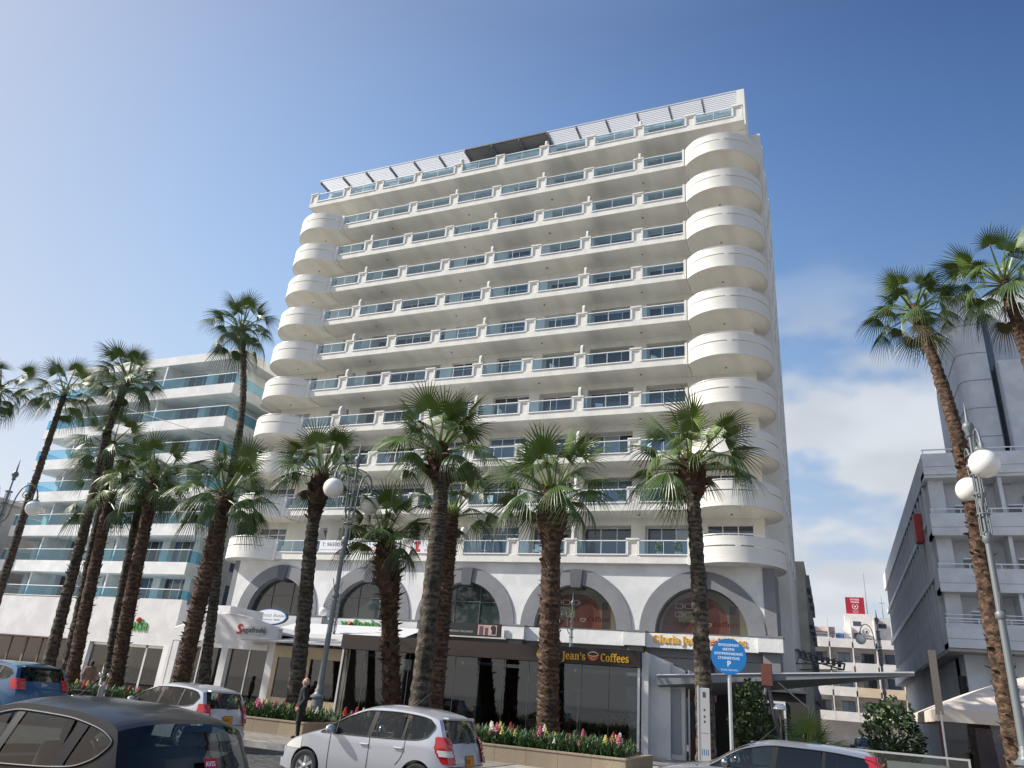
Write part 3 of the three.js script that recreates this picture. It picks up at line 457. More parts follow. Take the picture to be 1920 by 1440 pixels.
function makeCar(o, label, [x0, z0], turn = 0) {
  const C = thing('parked_car', label, 'car', [x0, ROAD, z0], turn, 'cars along the street');
  const { L, W, top, belt, dloTop, dlo, wind, rear, wheels, rw = .3, sill = .2, paintMat, pillars = [], trim = mat.black, tint = carGlass, rearTint = tint } = o;
  const prof = pchip(top), yb = pchip(belt), yt = pchip(dloTop), H = Math.max(...top.map(p => p[1]));
  const half = (x, y) => { const f = Math.max(0, 1 - x / .75), r = Math.max(0, (x - (L - .55)) / .55); const pl = 1 - .2 * f * f - .11 * r * r; const low = Math.max(0, (.62 - y) / .45), hi = Math.max(0, (y - .88) / (H - .88)); return W / 2 * pl * (1 - .05 * low * low - (o.tumble || .17) * Math.pow(hi, 1.25)); };
  // outline points along the top from front to rear
  const xs = []; const NX = 96; for (let i = 0; i <= NX; i++) { const t = i / NX; xs.push(L * (t < .12 ? .12 * Math.pow(t / .12, 1.7) : t > .8 ? 1 - .2 * Math.pow((1 - t) / .2, 1.6) : t)); }
  const addx = a => { if (!xs.some(v => Math.abs(v - a) < 1e-4)) xs.push(a); };
  [...wind, ...rear, dlo[0], dlo[1]].forEach(addx); for (const w of wheels) for (let k = 0; k <= 16; k++) addx(w - (rw + .045) * Math.cos(Math.PI * k / 16)); xs.sort((a, b) => a - b);
  const out = xs.map((x, i) => { const a = Math.max(0, x - .004), b = Math.min(L, x + .004), dx = b - a, dy = prof(b) - prof(a), l = Math.hypot(dx, dy); return { x, y: prof(x), nx: -dy / l, ny: dx / l }; });
  const NV = 14, vv = []; for (let k = -NV; k <= NV; k++) vv.push(Math.sin(k / NV * Math.PI / 2));
  const crown = .075, at = (p, v) => { const d = crown * Math.pow(Math.abs(v), 3.2), x = Math.min(L, Math.max(0, p.x - p.nx * d)), y = p.y - p.ny * d; return V(x, y, v * half(x, y)); };
  const sheet = (from, to, v0, v1, off = 0) => { const rows = []; for (const p of out) if (p.x >= from - 1e-6 && p.x <= to + 1e-6) { const r = []; for (let k = 0; k <= 20; k++) { const q = at(p, lerp(v0, v1, k / 20)); q.x += p.nx * off; q.y += p.ny * off; r.push(q); } rows.push(r); } return rows.length > 1 ? plain(mergeVertices(quadStrip(rows))) : null; };
  const edgeX = out.map(p => at(p, 1)); const ep = []; for (const q of edgeX) if (!ep.length || q.x > ep[ep.length - 1][0] + 1e-4) ep.push([q.x, q.y]); const edge = x => { if (x <= ep[0][0]) return ep[0][1]; for (let i = 1; i < ep.length; i++) if (x <= ep[i][0]) return lerp(ep[i - 1][1], ep[i][1], (x - ep[i - 1][0]) / (ep[i][0] - ep[i - 1][0])); return ep[ep.length - 1][1]; };
  const low = x => { let y = sill; if (x < .3) y = sill + .06 * (1 - x / .3); for (const w of wheels) { const d = Math.abs(x - w), r = rw + .045; if (d < r) y = Math.max(y, rw + Math.sqrt(r * r - d * d)); } return y; };
  const lat = (f0, f1, a, b, s, ny, off = 0) => { const cols = xs.filter(x => x >= a - 1e-6 && x <= b + 1e-6), rows = []; for (let j = 0; j <= ny; j++) rows.push(cols.map(x => { const y0 = f0(x), y1 = Math.max(y0, f1(x)), y = lerp(y0, y1, j / ny); return V(x, y, s * (half(x, y) + off)); })); return plain(quadStrip(rows)); };
  const shift = g => { g.translate(-L / 2, 0, 0); return g; };
  const body = [];
  const wa = .90, ra = .88;
  body.push(sheet(0, wind[0], -1, 1), sheet(wind[1], rear[0], -1, 1), sheet(rear[1], L, -1, 1));
  for (const s of [[-1, -wa], [wa, 1]]) body.push(sheet(wind[0], wind[1], s[0], s[1])); for (const s of [[-1, -ra], [ra, 1]]) body.push(sheet(rear[0], rear[1], s[0], s[1]));
  for (const s of [-1, 1]) {
    body.push(lat(low, x => Math.min(yb(x), edge(x)), 0, L, s, 10));
    body.push(lat(x => Math.min(yb(x), edge(x)), edge, 0, dlo[0], s, 4), lat(x => Math.min(yb(x), edge(x)), edge, dlo[1], L, s, 6));
    body.push(lat(x => Math.max(yb(x), Math.min(yt(x), edge(x))), edge, dlo[0], dlo[1], s, 4));
  }
  body.push(bx(L - .06, L - .01, sill, prof(L), -half(L, .4) + .01, half(L, .4) - .01), bx(.01, .06, sill + .04, prof(0), -half(0, .4), half(0, .4)));
  part('body', body.filter(Boolean).map(shift), paintMat, C);
  part('underbody', [shift(bx(.25, L - .15, .16, .42, -W / 2 + .22, W / 2 - .22)), shift(bx(.9, L - .5, .4, .44, -W / 2 + .08, W / 2 - .08)), shift(bx(wind[0] - .25, wind[0] + .28, .5, .92, -W / 2 + .14, W / 2 - .14))], mat.black, C);
  part('windscreen', shift(sheet(wind[0], wind[1], -wa, wa)), carGlass, C);
  const rg = part('rear_window', shift(sheet(rear[0], rear[1], -ra, ra)), rearTint, C);
  if (o.wiper) { const p = out.find(q => q.x >= rear[1] - .02), a = at(p, 0), b = at(out.find(q => q.x >= lerp(rear[0], rear[1], .72)), .62); part('wiper', rod(V(a.x + .03 - L / 2, a.y, a.z), V(b.x + .03 - L / 2, b.y, -b.z), .012, .008, 5), mat.black, rg); }
  const cuts = [dlo[0], ...pillars.map(p => p[0]), dlo[1]];
  for (const s of [-1, 1]) for (let i = 0; i < cuts.length - 1; i++) { const g = lat(yb, x => Math.min(yt(x), edge(x)), cuts[i], cuts[i + 1], s, 6, -.006); part('side_window', shift(g), o.dark && i >= o.dark ? carGlassDark : tint, C); }
  // window pillars and rubber seals, lying on the sides
  for (const s of [-1, 1]) {
    for (const [px, wdt, slant, m] of pillars) { const rows = []; for (let j = 0; j <= 8; j++) { const t = j / 8, yA = yb(px) - .005, yB = Math.min(yt(px + slant), edge(px + slant)) + .005, y = lerp(yA, yB, t), x = px + slant * t; rows.push([V(x - wdt / 2, y, s * (half(x, y) + .004)), V(x + wdt / 2, y, s * (half(x, y) + .004))]); } part('pillar', shift(plain(quadStrip(rows))), m || trim, C); }
    const lp = []; for (let i = 0; i <= 40; i++) { const x = lerp(dlo[0], dlo[1], i / 40), y = yb(x); lp.push(V(x - L / 2, y, s * (half(x, y) + .003))); } for (let i = 40; i >= 0; i--) { const x = lerp(dlo[0], dlo[1], i / 40), y = Math.min(yt(x), edge(x)); lp.push(V(x - L / 2, y, s * (half(x, y) + .003))); }
    part('window_seal', tube(lp, .011, 180, 5, true), trim, C);
    for (const hx of o.handles || []) { const y = hx[1], z = half(hx[0], y); part('door_handle', [rbx(hx[0] - .09 - L / 2, hx[0] + .09 - L / 2, y - .012, y + .018, s > 0 ? z : -z - .03, s > 0 ? z + .03 : -z, .01)], o.handleMat || paintMat, C); }
    for (const sx of o.seams || []) { const l = []; for (let j = 0; j <= 14; j++) { const t = j / 14, y = lerp(low(sx[0]) + .04, yb(sx[0]), t), x = sx[0] + (sx[1] || 0) * Math.pow(1 - t, 3); l.push(V(x - L / 2, y, s * (half(x, y) + .001))); } part('door_seam', tube(l, .006, 24, 4), mat.black, C); }
    if (o.mirror) { const [mx, my] = o.mirror, z = half(mx, my); const mg = new THREE.SphereGeometry(1, 14, 10); mg.scale(.075, .085, .115); mg.translate(mx - L / 2, my + .07, s * (z + .14)); part('mirror', [mg, rod(V(mx - L / 2, my + .0, s * z), V(mx - L / 2, my + .05, s * (z + .1)), .03, .03, 6)], o.mirrorMat || paintMat, C); }
    // tail lamp wrapped round the rear corner
    const xe = y => { let b = L - .9; for (let i = 0; i < out.length; i++) if (out[i].x > L - .9 && out[i].y >= y) b = out[i].x; return b; };
    const lampBand = (ya, yb2, m, nm, sw, rwid) => { const rows = []; for (let j = 0; j <= 12; j++) { const y = lerp(ya, yb2, j / 12), t = j / 12, bul = Math.sin(Math.PI * Math.min(1, Math.max(0, (y - o.tail[0]) / (o.tail[1] - o.tail[0])))) , E = xe(y), r = []; const w1 = sw * (o.tailShape ? .55 + .45 * bul : 1); for (let k = 0; k <= 8; k++) { const x = E - .05 - w1 * (1 - k / 8); r.push(V(x - L / 2, y, s * (half(x, y) + .008))); } const zc = half(E - .03, y); for (let k = 1; k <= 8; k++) { const a = k / 8 * Math.PI / 2; r.push(V(E - .05 + .06 * Math.sin(a) - L / 2, y, s * (zc + .008 - .07 * (1 - Math.cos(a))))); } r.push(V(E + .012 - L / 2, y, s * (zc - .07 - rwid))); rows.push(r); } return part(nm, plain(quadStrip(rows)), m, C); };
    const [t0, t1] = o.tail; const tl = lampBand(t0, t1, tailRed, 'tail_light', o.tailW || .2, o.tailR || .12);
    if (o.tailWhite) { const [a, b] = o.tailWhite; const tw = lampBand(a, b, tailWhite, 'reversing_lamp', (o.tailW || .2) * .8, .05); tw.scale.set(1, 1, 1.008); }
    part('headlight', (() => { const rows = []; for (let j = 0; j <= 5; j++) { const r = []; for (let k = 0; k <= 8; k++) { const x = lerp(.1, .55, k / 8), y = lerp(.6, Math.min(edge(x) - .02, .8), j / 5); r.push(V(x - L / 2, y, s * (half(x, y) + .006))); } rows.push(r); } return plain(quadStrip(rows)); })(), tailWhite, C);
  }
  // wheels
  for (const w of wheels) for (const s of [-1, 1]) { const t = part('wheel', tyreGeo, tyreMat, C); const k = rw / .3; t.scale.set(k, k, s); t.position.set(w - L / 2, rw, s * (W / 2 - .115)); part('rim', rimGeo, rimMat, t); const arch = plain(new THREE.CylinderGeometry(rw + .05, rw + .05, .26, 20, 1, true, -Math.PI / 2 - .15, Math.PI + .3)); arch.rotateX(Math.PI / 2); arch.rotateZ(0); arch.translate(w - L / 2, rw, s * (W / 2 - .17)); }
  // seats, wheel, shelf
  const seat = (x, z, bench) => { const d = bench ? W * .36 : .24; const g = [rbx(x - .25, x + .25, .42, .6, z - d, z + d, .06), (() => { const b = rbx(-.07, .07, 0, .6, -d, d, .06); b.rotateZ(-.28); b.translate(x + .25, .56, z); return b; })()]; for (const hz of bench ? [-.38, .38] : [0]) { const h = rbx(-.045, .045, 0, .18, -.12, .12, .04); h.rotateZ(-.2); h.translate(x + .43, 1.14, z + hz); g.push(h); } g.forEach(q => q.translate(-L / 2, 0, 0)); part('seat', g, seatMat, C); };
  const sx = wind[1] + .22; seat(sx, -.36); seat(sx, .36); seat(Math.min(sx + .95, rear[0] - .75), 0, true);
  const sw = new THREE.TorusGeometry(.18, .014, 8, 24); sw.rotateY(Math.PI / 2); sw.rotateZ(.4); sw.translate(wind[0] + .62 - L / 2, .98, -.36); part('steering_wheel', sw, mat.black, C);
  if (o.plate) { const tex = canvasTex(128, 64, (x, w, h) => { x.fillStyle = '#d58a12'; x.fillRect(0, 0, w, h); x.strokeStyle = '#5a3a0a'; x.lineWidth = 4; x.strokeRect(2, 2, w - 4, h - 4); x.fillStyle = '#2c1c06'; x.font = 'bold 34px sans-serif'; x.fillText(o.plate, 14, 44); }); const [g, m] = print(.34, .2, tex); g.rotateY(Math.PI / 2); const ym = o.plateY || .74; let E = L; for (const q of out) if (q.x > L - .7 && q.y >= ym) E = q.x; const p = part('number_plate', g, m, C); p.position.set(E + .025 - L / 2, ym, 0); p.rotation.z = .12; }
  if (o.aerial) { const [ax, az] = o.aerial, p = V(ax - L / 2, prof(ax) - .02, az); part('aerial', [rod(p, V(p.x + .35, p.y + .3, az), .008, .004, 5)], mat.black, C); }
  if (o.spoiler) { const q = out.find(p => p.x >= rear[0] - .02); part('spoiler', [rbx(q.x - .12 - L / 2, q.x + .07 - L / 2, q.y - .05, q.y + .0, -W * .34, W * .34, .02)], o.spoiler === true ? paintMat : o.spoiler, C); }
  if (o.bumperLine) { const l = []; for (let k = -10; k <= 10; k++) { let E = L; for (const q of out) if (q.x > L - .6 && q.y >= .58) E = q.x; const z = k / 10 * half(E - .05, .58) * .97; l.push(V(E + .008 - Math.pow(Math.abs(k / 10), 6) * .05 - L / 2, .58, z)); } part('bumper_seam', tube(l, .007, 40, 4), mat.black, C); }
  return C;
}
const silver = paint(.56, .575, .62, .45, .3), hatch = {
  L: 3.83, W: 1.68, wheels: [.68, 3.13], rw: .30, wind: [1.0, 1.86], rear: [3.50, 3.70], tail: [.62, 1.06], tailShape: true, tailW: .22, tailR: .1, tailWhite: [.74, .84], wiper: true, bumperLine: true,
  top: [[0, .40], [.03, .56], [.1, .70], [.3, .83], [.62, .935], [.98, 1.04], [1.4, 1.28], [1.86, 1.47], [2.3, 1.525], [2.9, 1.505], [3.3, 1.45], [3.5, 1.385], [3.62, 1.16], [3.7, .96], [3.79, .72], [3.82, .55], [3.83, .4]],
  belt: [[0, .9], [.95, .925], [2.0, .935], [3.0, .965], [3.3, 1.04], [3.42, 1.2], [3.83, 1.2]], dloTop: [[0, .93], [.95, .935], [1.25, 1.1], [1.6, 1.27], [2.0, 1.385], [2.5, 1.40], [3.0, 1.375], [3.3, 1.32], [3.42, 1.22], [3.83, 1.2]],
  dlo: [.97, 3.41], pillars: [[1.30, .03, .03], [2.06, .10, .07], [2.78, .06, .05]], handles: [[1.98, .80], [2.72, .80]], seams: [[1.2, 0], [2.08, -.02], [2.84, -.16]], mirror: [1.26, .93], aerial: [2.5, 0], plate: 'HJR', plateY: .66, spoiler: true,
};
makeCar({ ...hatch, paintMat: silver }, 'silver hatchback in profile at the lower centre', [32.25, 28.15]);
makeCar({ ...hatch, paintMat: silver, plate: 'JH23', plateY: .7 }, 'silver hatchback seen from behind beside the black car', [23.75, 25.15]);
const blackPaint = new THREE.MeshPhysicalMaterial({ color: new THREE.Color().setRGB(.011, .012, .016), roughness: .3, specularIntensity: .5, clearcoat: .25, clearcoatRoughness: .08, side: THREE.DoubleSide });
const black = makeCar({
  L: 3.5, W: 1.6, wheels: [.62, 2.95], rw: .28, wind: [.85, 1.5], rear: [3.08, 3.30], tail: [.55, .95], tailW: .12, tailR: .12, bumperLine: true, paintMat: blackPaint, tumble: .19,
  top: [[0, .4], [.03, .58], [.12, .74], [.35, .86], [.84, .99], [1.2, 1.26], [1.52, 1.43], [1.9, 1.49], [2.4, 1.48], [2.9, 1.42], [3.08, 1.355], [3.2, 1.14], [3.3, .94], [3.44, .78], [3.48, .6], [3.5, .4]],
  belt: [[0, .9], [.9, .92], [2.0, .96], [2.7, 1.01], [2.95, 1.1], [3.05, 1.2], [3.5, 1.2]], dloTop: [[0, .93], [.9, .94], [1.15, 1.1], [1.5, 1.28], [1.9, 1.36], [2.4, 1.35], [2.75, 1.31], [2.95, 1.26], [3.05, 1.21], [3.5, 1.2]],
  dlo: [.92, 3.03], pillars: [[1.78, .09, .1], [2.55, .13, .1, blackPaint]], handles: [[1.62, .82], [2.42, .84]], seams: [[1.05, 0], [1.8, -.02], [2.62, -.2]], mirror: [1.1, .93], aerial: [1.6, 0],
}, 'small black hatchback with a red sticker at the lower left', [34.02, 36.78]);
{ const tex = canvasTex(128, 80, (x, w, h) => { x.fillStyle = '#b5122c'; x.fillRect(0, 0, w, h); x.fillStyle = '#f2eded'; x.font = 'bold 46px sans-serif'; x.fillText('AVIS', 10, 56); }); const [g, m] = print(.155, .095, tex); g.rotateY(Math.PI / 2); const st = part('window_sticker', g, m, black); st.position.set(1.55, 1.06, -.12); st.rotation.z = .46; }
makeCar({
  L: 4.58, W: 1.88, wheels: [.85, 3.66], rw: .36, wind: [1.35, 2.1], rear: [4.14, 4.36], tail: [.92, 1.22], tailW: .2, tailR: .2, paintMat: paint(.028, .105, .22, .3, .32), trim: mat.black, tumble: .2, spoiler: mat.black, bumperLine: true, rearTint: carGlassDark,
  top: [[0, .5], [.04, .75], [.15, .92], [.6, 1.05], [1.33, 1.16], [1.7, 1.4], [2.1, 1.6], [2.6, 1.68], [3.3, 1.68], [3.9, 1.63], [4.14, 1.56], [4.26, 1.34], [4.38, 1.12], [4.5, .9], [4.55, .7], [4.58, .5]],
  belt: [[0, 1.05], [1.4, 1.08], [3.2, 1.13], [3.9, 1.2], [4.05, 1.34], [4.58, 1.34]], dloTop: [[0, 1.06], [1.4, 1.1], [1.7, 1.27], [2.1, 1.46], [2.7, 1.54], [3.4, 1.53], [3.9, 1.45], [4.05, 1.35], [4.58, 1.34]],
  dlo: [1.42, 4.04], pillars: [[2.5, .1, .08], [3.42, .1, .06]], handles: [[2.4, 1.0], [3.3, 1.02]], seams: [[1.75, 0], [2.55, 0], [3.5, -.25]], mirror: [1.75, 1.1], aerial: [3.9, 0],
}, 'blue estate car with dark rear window at the left edge', [16.15, 25.05]);
makeCar({
  L: 4.62, W: 1.76, wheels: [.9, 3.6], rw: .31, wind: [1.28, 2.15], rear: [4.28, 4.45], tail: [.85, 1.36], tailW: .16, tailR: .1, paintMat: paint(.30, .31, .34, .45, .32), dark: 1, rearTint: carGlassDark,
  top: [[0, .42], [.04, .6], [.15, .74], [.6, .88], [1.26, 1.0], [1.7, 1.24], [2.15, 1.43], [2.6, 1.49], [3.3, 1.485], [3.9, 1.45], [4.28, 1.39], [4.38, 1.16], [4.45, .98], [4.56, .75], [4.6, .55], [4.62, .42]],
  belt: [[0, .9], [1.3, .94], [3.0, .97], [4.0, 1.0], [4.2, 1.06], [4.3, 1.2], [4.62, 1.2]], dloTop: [[0, .92], [1.3, .96], [1.6, 1.1], [2.0, 1.29], [2.6, 1.385], [3.3, 1.375], [3.9, 1.33], [4.2, 1.28], [4.3, 1.21], [4.62, 1.2]],
  dlo: [1.32, 4.27], pillars: [[2.46, .11, .09], [3.35, .06, .05]], handles: [[2.3, .82], [3.2, .83]], seams: [[1.6, 0], [2.5, 0], [3.4, -.25]], mirror: [1.62, .96], mirrorMat: mat.chrome, aerial: [2.2, .3],
}, 'silver estate car cut off by the lower right edge', [39.25, 25.15]);
// ------------------------------------------------------------ white apartment block on the left
{
  const B = thing('apartment_building', 'white apartment block with turquoise glass balconies left of the hotel', 'apartment block');
  const X0 = -24, X1 = -3.1, wh = mat.white, P = k => 24.7 - 2.92 * k, WZ = -2.0;
  part('wall', [bx(X0 + .8, X1 - 1.2, 0, 26.2, -18, -3.4)], mat.white, B);
  const open = [[-22.6, -20.4, 2], [-19.2, -17.2, 2], [-16.4, -14.6, 2], [-13.6, -11.8, 2], [-10.8, -8.2, 3], [-7.4, -4.9, 3]];
  for (let k = 0; k < 7; k++) {
    const p = P(k), yb = p - 1.0, yt = p + 1.25, g = [bx(X0 + .8, X1 - 1.2, yt, p + 2.0, -3.4, WZ)]; let x = X0 + .8;
    for (const [a, b] of open) { g.push(bx(x, a, yb, yt, -3.4, WZ)); x = b; } g.push(bx(x, X1 - 1.2, yb, yt, -3.4, WZ));
    for (const fx of [-20.0, -11.3]) g.push(bx(fx - .08, fx + .08, yb, p + 1.9, WZ, -.35));
    part('wall', g, mat.white, B);
    const xe = k < 2 ? X1 + .2 : X1, bal = part('balcony', [bx(X0, xe, p - 1.85, p - .95, -.14, 0), bx(X0, xe, p - 1.85, p - 1.5, -3.4, -.14), bx(X0, X0 + .14, p - 1.5, p - .95, -3.4, -.14), bx(xe - .14, xe, p - 1.5, p - .95, k < 2 ? -12 : -2.6, -.14), ...(k < 2 ? [bx(xe - 1.3, xe - .14, p - 1.85, p - 1.5, -12, -3.4)] : [])], wh, B);
    const np = 8, w = (xe - X0 - .1) / np;
    part('handrail', [bx(X0, xe, p - .05, p, -.1, -.02), bx(X0 + .0, X0 + .08, p - .05, p, -2.6, -.1), bx(xe - .1, xe - .02, p - .05, p, k < 2 ? -12 : -2.6, -.1)], mat.whitePaint, bal);
    for (let i = 0; i < np; i++) part('glass_panel', bx(X0 + .05 + i * w, X0 + .05 + (i + 1) * w - .03, p - .95, p - .05, -.07, -.055), mat.turquoise, bal);
    part('glass_panel', bx(X0 + .035, X0 + .05, p - .95, p - .05, -2.6, -.1), mat.turquoise, bal); part('glass_panel', bx(xe - .07, xe - .055, p - .95, p - .05, k < 2 ? -12 : -2.6, -.1), mat.turquoise, bal);
    for (const [a, b, n] of open) { const z = WZ - .45, f = .06, fr = [bx(a, b, yt - f, yt, z - .05, z), bx(a, b, yb, yb + f, z - .05, z)], ww = (b - a) / n; for (let i = 0; i <= n; i++) { const q = Math.min(b - f, Math.max(a, a + i * ww - f / 2)); fr.push(bx(q, q + f, yb + f, yt - f, z - .048, z - .003)); } const wn = part('window', fr, mat.alu, B); for (let i = 0; i < n; i++) part('pane', bx(a + i * ww + .02, a + (i + 1) * ww - .02, yb + f, yt - f, z - .035, z - .025), (i + k) % 3 ? mat.paneBlue : mat.paneDark, wn); }
    // side windows facing the hotel
    for (const z0 of [-5.6, -10]) { const wx = X1 - 1.2, wn = part('window', [bx(wx, wx + .05, yt - .06, yt, z0 - 2.6, z0), bx(wx, wx + .05, yb + .3, yb + .36, z0 - 2.6, z0), bx(wx, wx + .05, yb + .36, yt - .06, z0 - .06, z0), bx(wx, wx + .05, yb + .36, yt - .06, z0 - 1.33, z0 - 1.27), bx(wx, wx + .05, yb + .36, yt - .06, z0 - 2.6, z0 - 2.54)], mat.alu, B); part('pane', bx(wx, wx + .02, yb + .36, yt - .06, z0 - 2.54, z0 - .06), mat.paneBlue, wn); }
  }
  part('roof', [bx(X0 + .3, X1 + .2, 26.2, 27.0, -18, -.3)], wh, B);
  part('base_wall', [bx(X0 + .4, X1 - .6, 0, 5.2, -3.4, -.6)], wh, B);
  // grey block beyond it at the left edge
  const G = thing('grey_building', 'plain grey brown building at the far left edge', 'building'); part('wall', [bx(-44, -26.8, 0, 14.2, -14, 2)], stucco(.36, .34, .33), G); part('roof_edge', bx(-44.2, -26.6, 14.2, 14.6, -14.2, 2.2), stucco(.42, .41, .4), G);
}
// ------------------------------------------------------------ grey shaded office building on the right, with its tower
{
  const B = thing('office_building', 'white balcony block with ribbed side wall and stair tower at right', 'building');
  const X0 = 47.4, Z0 = -12, wh = stucco(.70, .72, .74), P = [19.3, 15.2, 11.65, 8.3];
  part('wall', [bx(X0 + 1.0, 70, 0, 17.6, -60, Z0 - 2.0)], wh, B);
  P.forEach((p, k) => {
    const bal = part('balcony', [bx(X0, 70, p - 1.5, p - .05, Z0 - .14, Z0), bx(X0, 70, p - 1.5, p - 1.2, Z0 - 2.0, Z0 - .14), bx(X0, X0 + .14, p - 1.5, p - .05, Z0 - 2.0, Z0 - .14)], wh, B);
    part('groove', bx(X0 - .01, 70, p - .98, p - .95, Z0, Z0 + .012), M(.3, .31, .32), bal);
    const rg = [bx(X0 + .04, 70, p + .2, p + .27, Z0 - .1, Z0 - .03)]; for (let x = X0 + .1; x < 66; x += 1.7) rg.push(bx(x, x + .05, p - .05, p + .2, Z0 - .09, Z0 - .04)); if (k === 3) rg.push(bx(X0 + .04, 70, p + .45, p + .5, Z0 - .1, Z0 - .03), bx(X0 + .04, 70, p + .05, p + .09, Z0 - .1, Z0 - .03));
    part('railing', rg, mat.whitePaint, bal);
    if (k) { // columns, doors and cooling units in the loggia above this parapet
      for (const x of [X0 + .25, 51.6, 54.6, 57.6, 60.6]) part('column', bx(x, x + (x < 48 ? .9 : .22), p - .05, P[k - 1] - 1.5, Z0 - 1.98, Z0 - (x < 48 ? .9 : .3)), wh, B);
      for (const x of [49.2, 52.3, 55.3, 58.4]) { const w = part('window', [bx(x, x + 1.7, p + .9, p + .97, Z0 - 2.0, Z0 - 1.94), bx(x, x + 1.7, p - 1.2, p - 1.1, Z0 - 2.0, Z0 - 1.94), bx(x + .82, x + .88, p - 1.1, p + .9, Z0 - 2.0, Z0 - 1.94)], mat.alu, B); part('pane', bx(x, x + 1.7, p - 1.1, p + .9, Z0 - 1.99, Z0 - 1.97), k === 3 ? mat.paneBlue : mat.paneDark, w); const u = part('cooling_unit', [rbx(x + .9, x + 1.7, p + 1.0, p + 1.55, Z0 - 1.98, Z0 - 1.62, .03)], M(.6, .58, .52, .6), B); const fan = lathe([[.21, 0], [.22, .02], [.0, .03]], 20); fan.rotateX(Math.PI / 2); fan.translate(x + 1.2, p + 1.28, Z0 - 1.62); part('fan', fan, mat.black, u); }
    }
  });
  // side wall with vertical concrete fins
  const fins = []; for (let z = Z0 - 2.4; z > -58; z -= 1.9) for (const [y0, y1] of [[6.9, 8.2], [8.35, 11.5], [11.75, 15.0], [15.3, 17.6]]) { if (y0 < 7) continue; const f = part('side_fin', bx(X0 + .02, X0 + 1.0, y0, y1, z - .32, z), wh, B); }
  for (const [y0, y1] of [[6.8, 8.35], [11.3, 11.75], [14.9, 15.3], [17.6, 19.25]]) part('side_band', bx(X0 - .02, X0 + 1.2, y0, y1, -60, Z0 - 2.02), wh, B);
  part('side_glazing', bx(X0 + .9, X0 + .97, 8.35, 17.6, -60, Z0 - 2.02), mat.paneDark, B);
  const rs = part('side_sign', rbx(X0 - .5, X0 - .02, 14.2, 16.2, Z0 - 5.2, Z0 - 4.2, .02), M(.42, .05, .04, .6), B);
  part('roof', [bx(X0 + .02, 70, 17.6, 17.9, -60, Z0 - .14)], wh, B);
  // stair tower with rounded left corner, and the roof block
  const tw = new THREE.Shape(); tw.moveTo(50.7, -24); tw.lineTo(50.7, -14.2); tw.absarc(51.5, -14.2, .8, Math.PI, Math.PI / 2, true); tw.lineTo(52.6, -13.4); tw.lineTo(52.6, -24); tw.closePath();
  const tg = new THREE.ExtrudeGeometry(tw, { depth: 14.5, bevelEnabled: false, curveSegments: 14 }); tg.rotateX(Math.PI / 2); tg.translate(0, 32.0, 0);
  const towerMat = stucco(.62, .64, .68), tower = part('stair_tower', boxUV(tg), towerMat, B);
  for (const y of [20.8, 22.9, 25.0, 27.1, 29.4]) { const l = [V(50.68, y, -20), V(50.68, y, -14.2)]; for (let k = 0; k <= 6; k++) { const a = Math.PI - k / 6 * Math.PI / 2; l.push(V(51.5 + Math.cos(a) * .82, y, -14.2 + Math.sin(a) * .82)); } l.push(V(52.6, y, -13.38)); part('panel_joint', tube(l, .02, 60, 4), M(.3, .31, .34), tower); }
  part('tower_window', bx(52.6, 53.0, 20, 31.5, -15, -13.6), mat.paneDark, B);
  part('roof_block', [bx(53.0, 70, 17.9, 26.2, -30, -13.0)], towerMat, B);
  part('roof_block', [bx(53.6, 70, 26.2, 33.0, -30, -16.0)], towerMat, B);
  part('drain_pipe', [rod(V(52.95, 18, -12.9), V(52.95, 26, -12.9), .09, .09, 8)], M(.3, .33, .38), B);
  // dim ground floor
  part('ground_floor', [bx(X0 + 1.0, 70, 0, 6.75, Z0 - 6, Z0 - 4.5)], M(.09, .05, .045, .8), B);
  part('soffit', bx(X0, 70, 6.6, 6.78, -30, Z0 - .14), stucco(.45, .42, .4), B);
  for (const x of [50, 57, 64]) part('ground_column', bx(x, x + .8, 0, 6.6, Z0 - 2.2, Z0 - 1.4), stucco(.5, .47, .44), B);
  const tex = canvasTex(256, 128, (x, w, h) => { x.fillStyle = '#141112'; x.fillRect(0, 0, w, h); x.fillStyle = '#8f9094'; x.font = 'italic bold 52px serif'; x.fillText('Pizza', 26, 60); x.fillText('Hut', 96, 110); }); const [g, m] = print(2.6, 1.3, tex); const sg = solo('shop_sign', g, m, 'dark sign with pale slanted letters under the right building', 'sign'); sg.position.set(49.3, 4.7, Z0 - 2.4);
  part('red_panel', rbx(52.2, 54.2, 3.0, 5.9, Z0 - 2.6, Z0 - 2.4, .02), M(.28, .02, .03, .6), B);
}
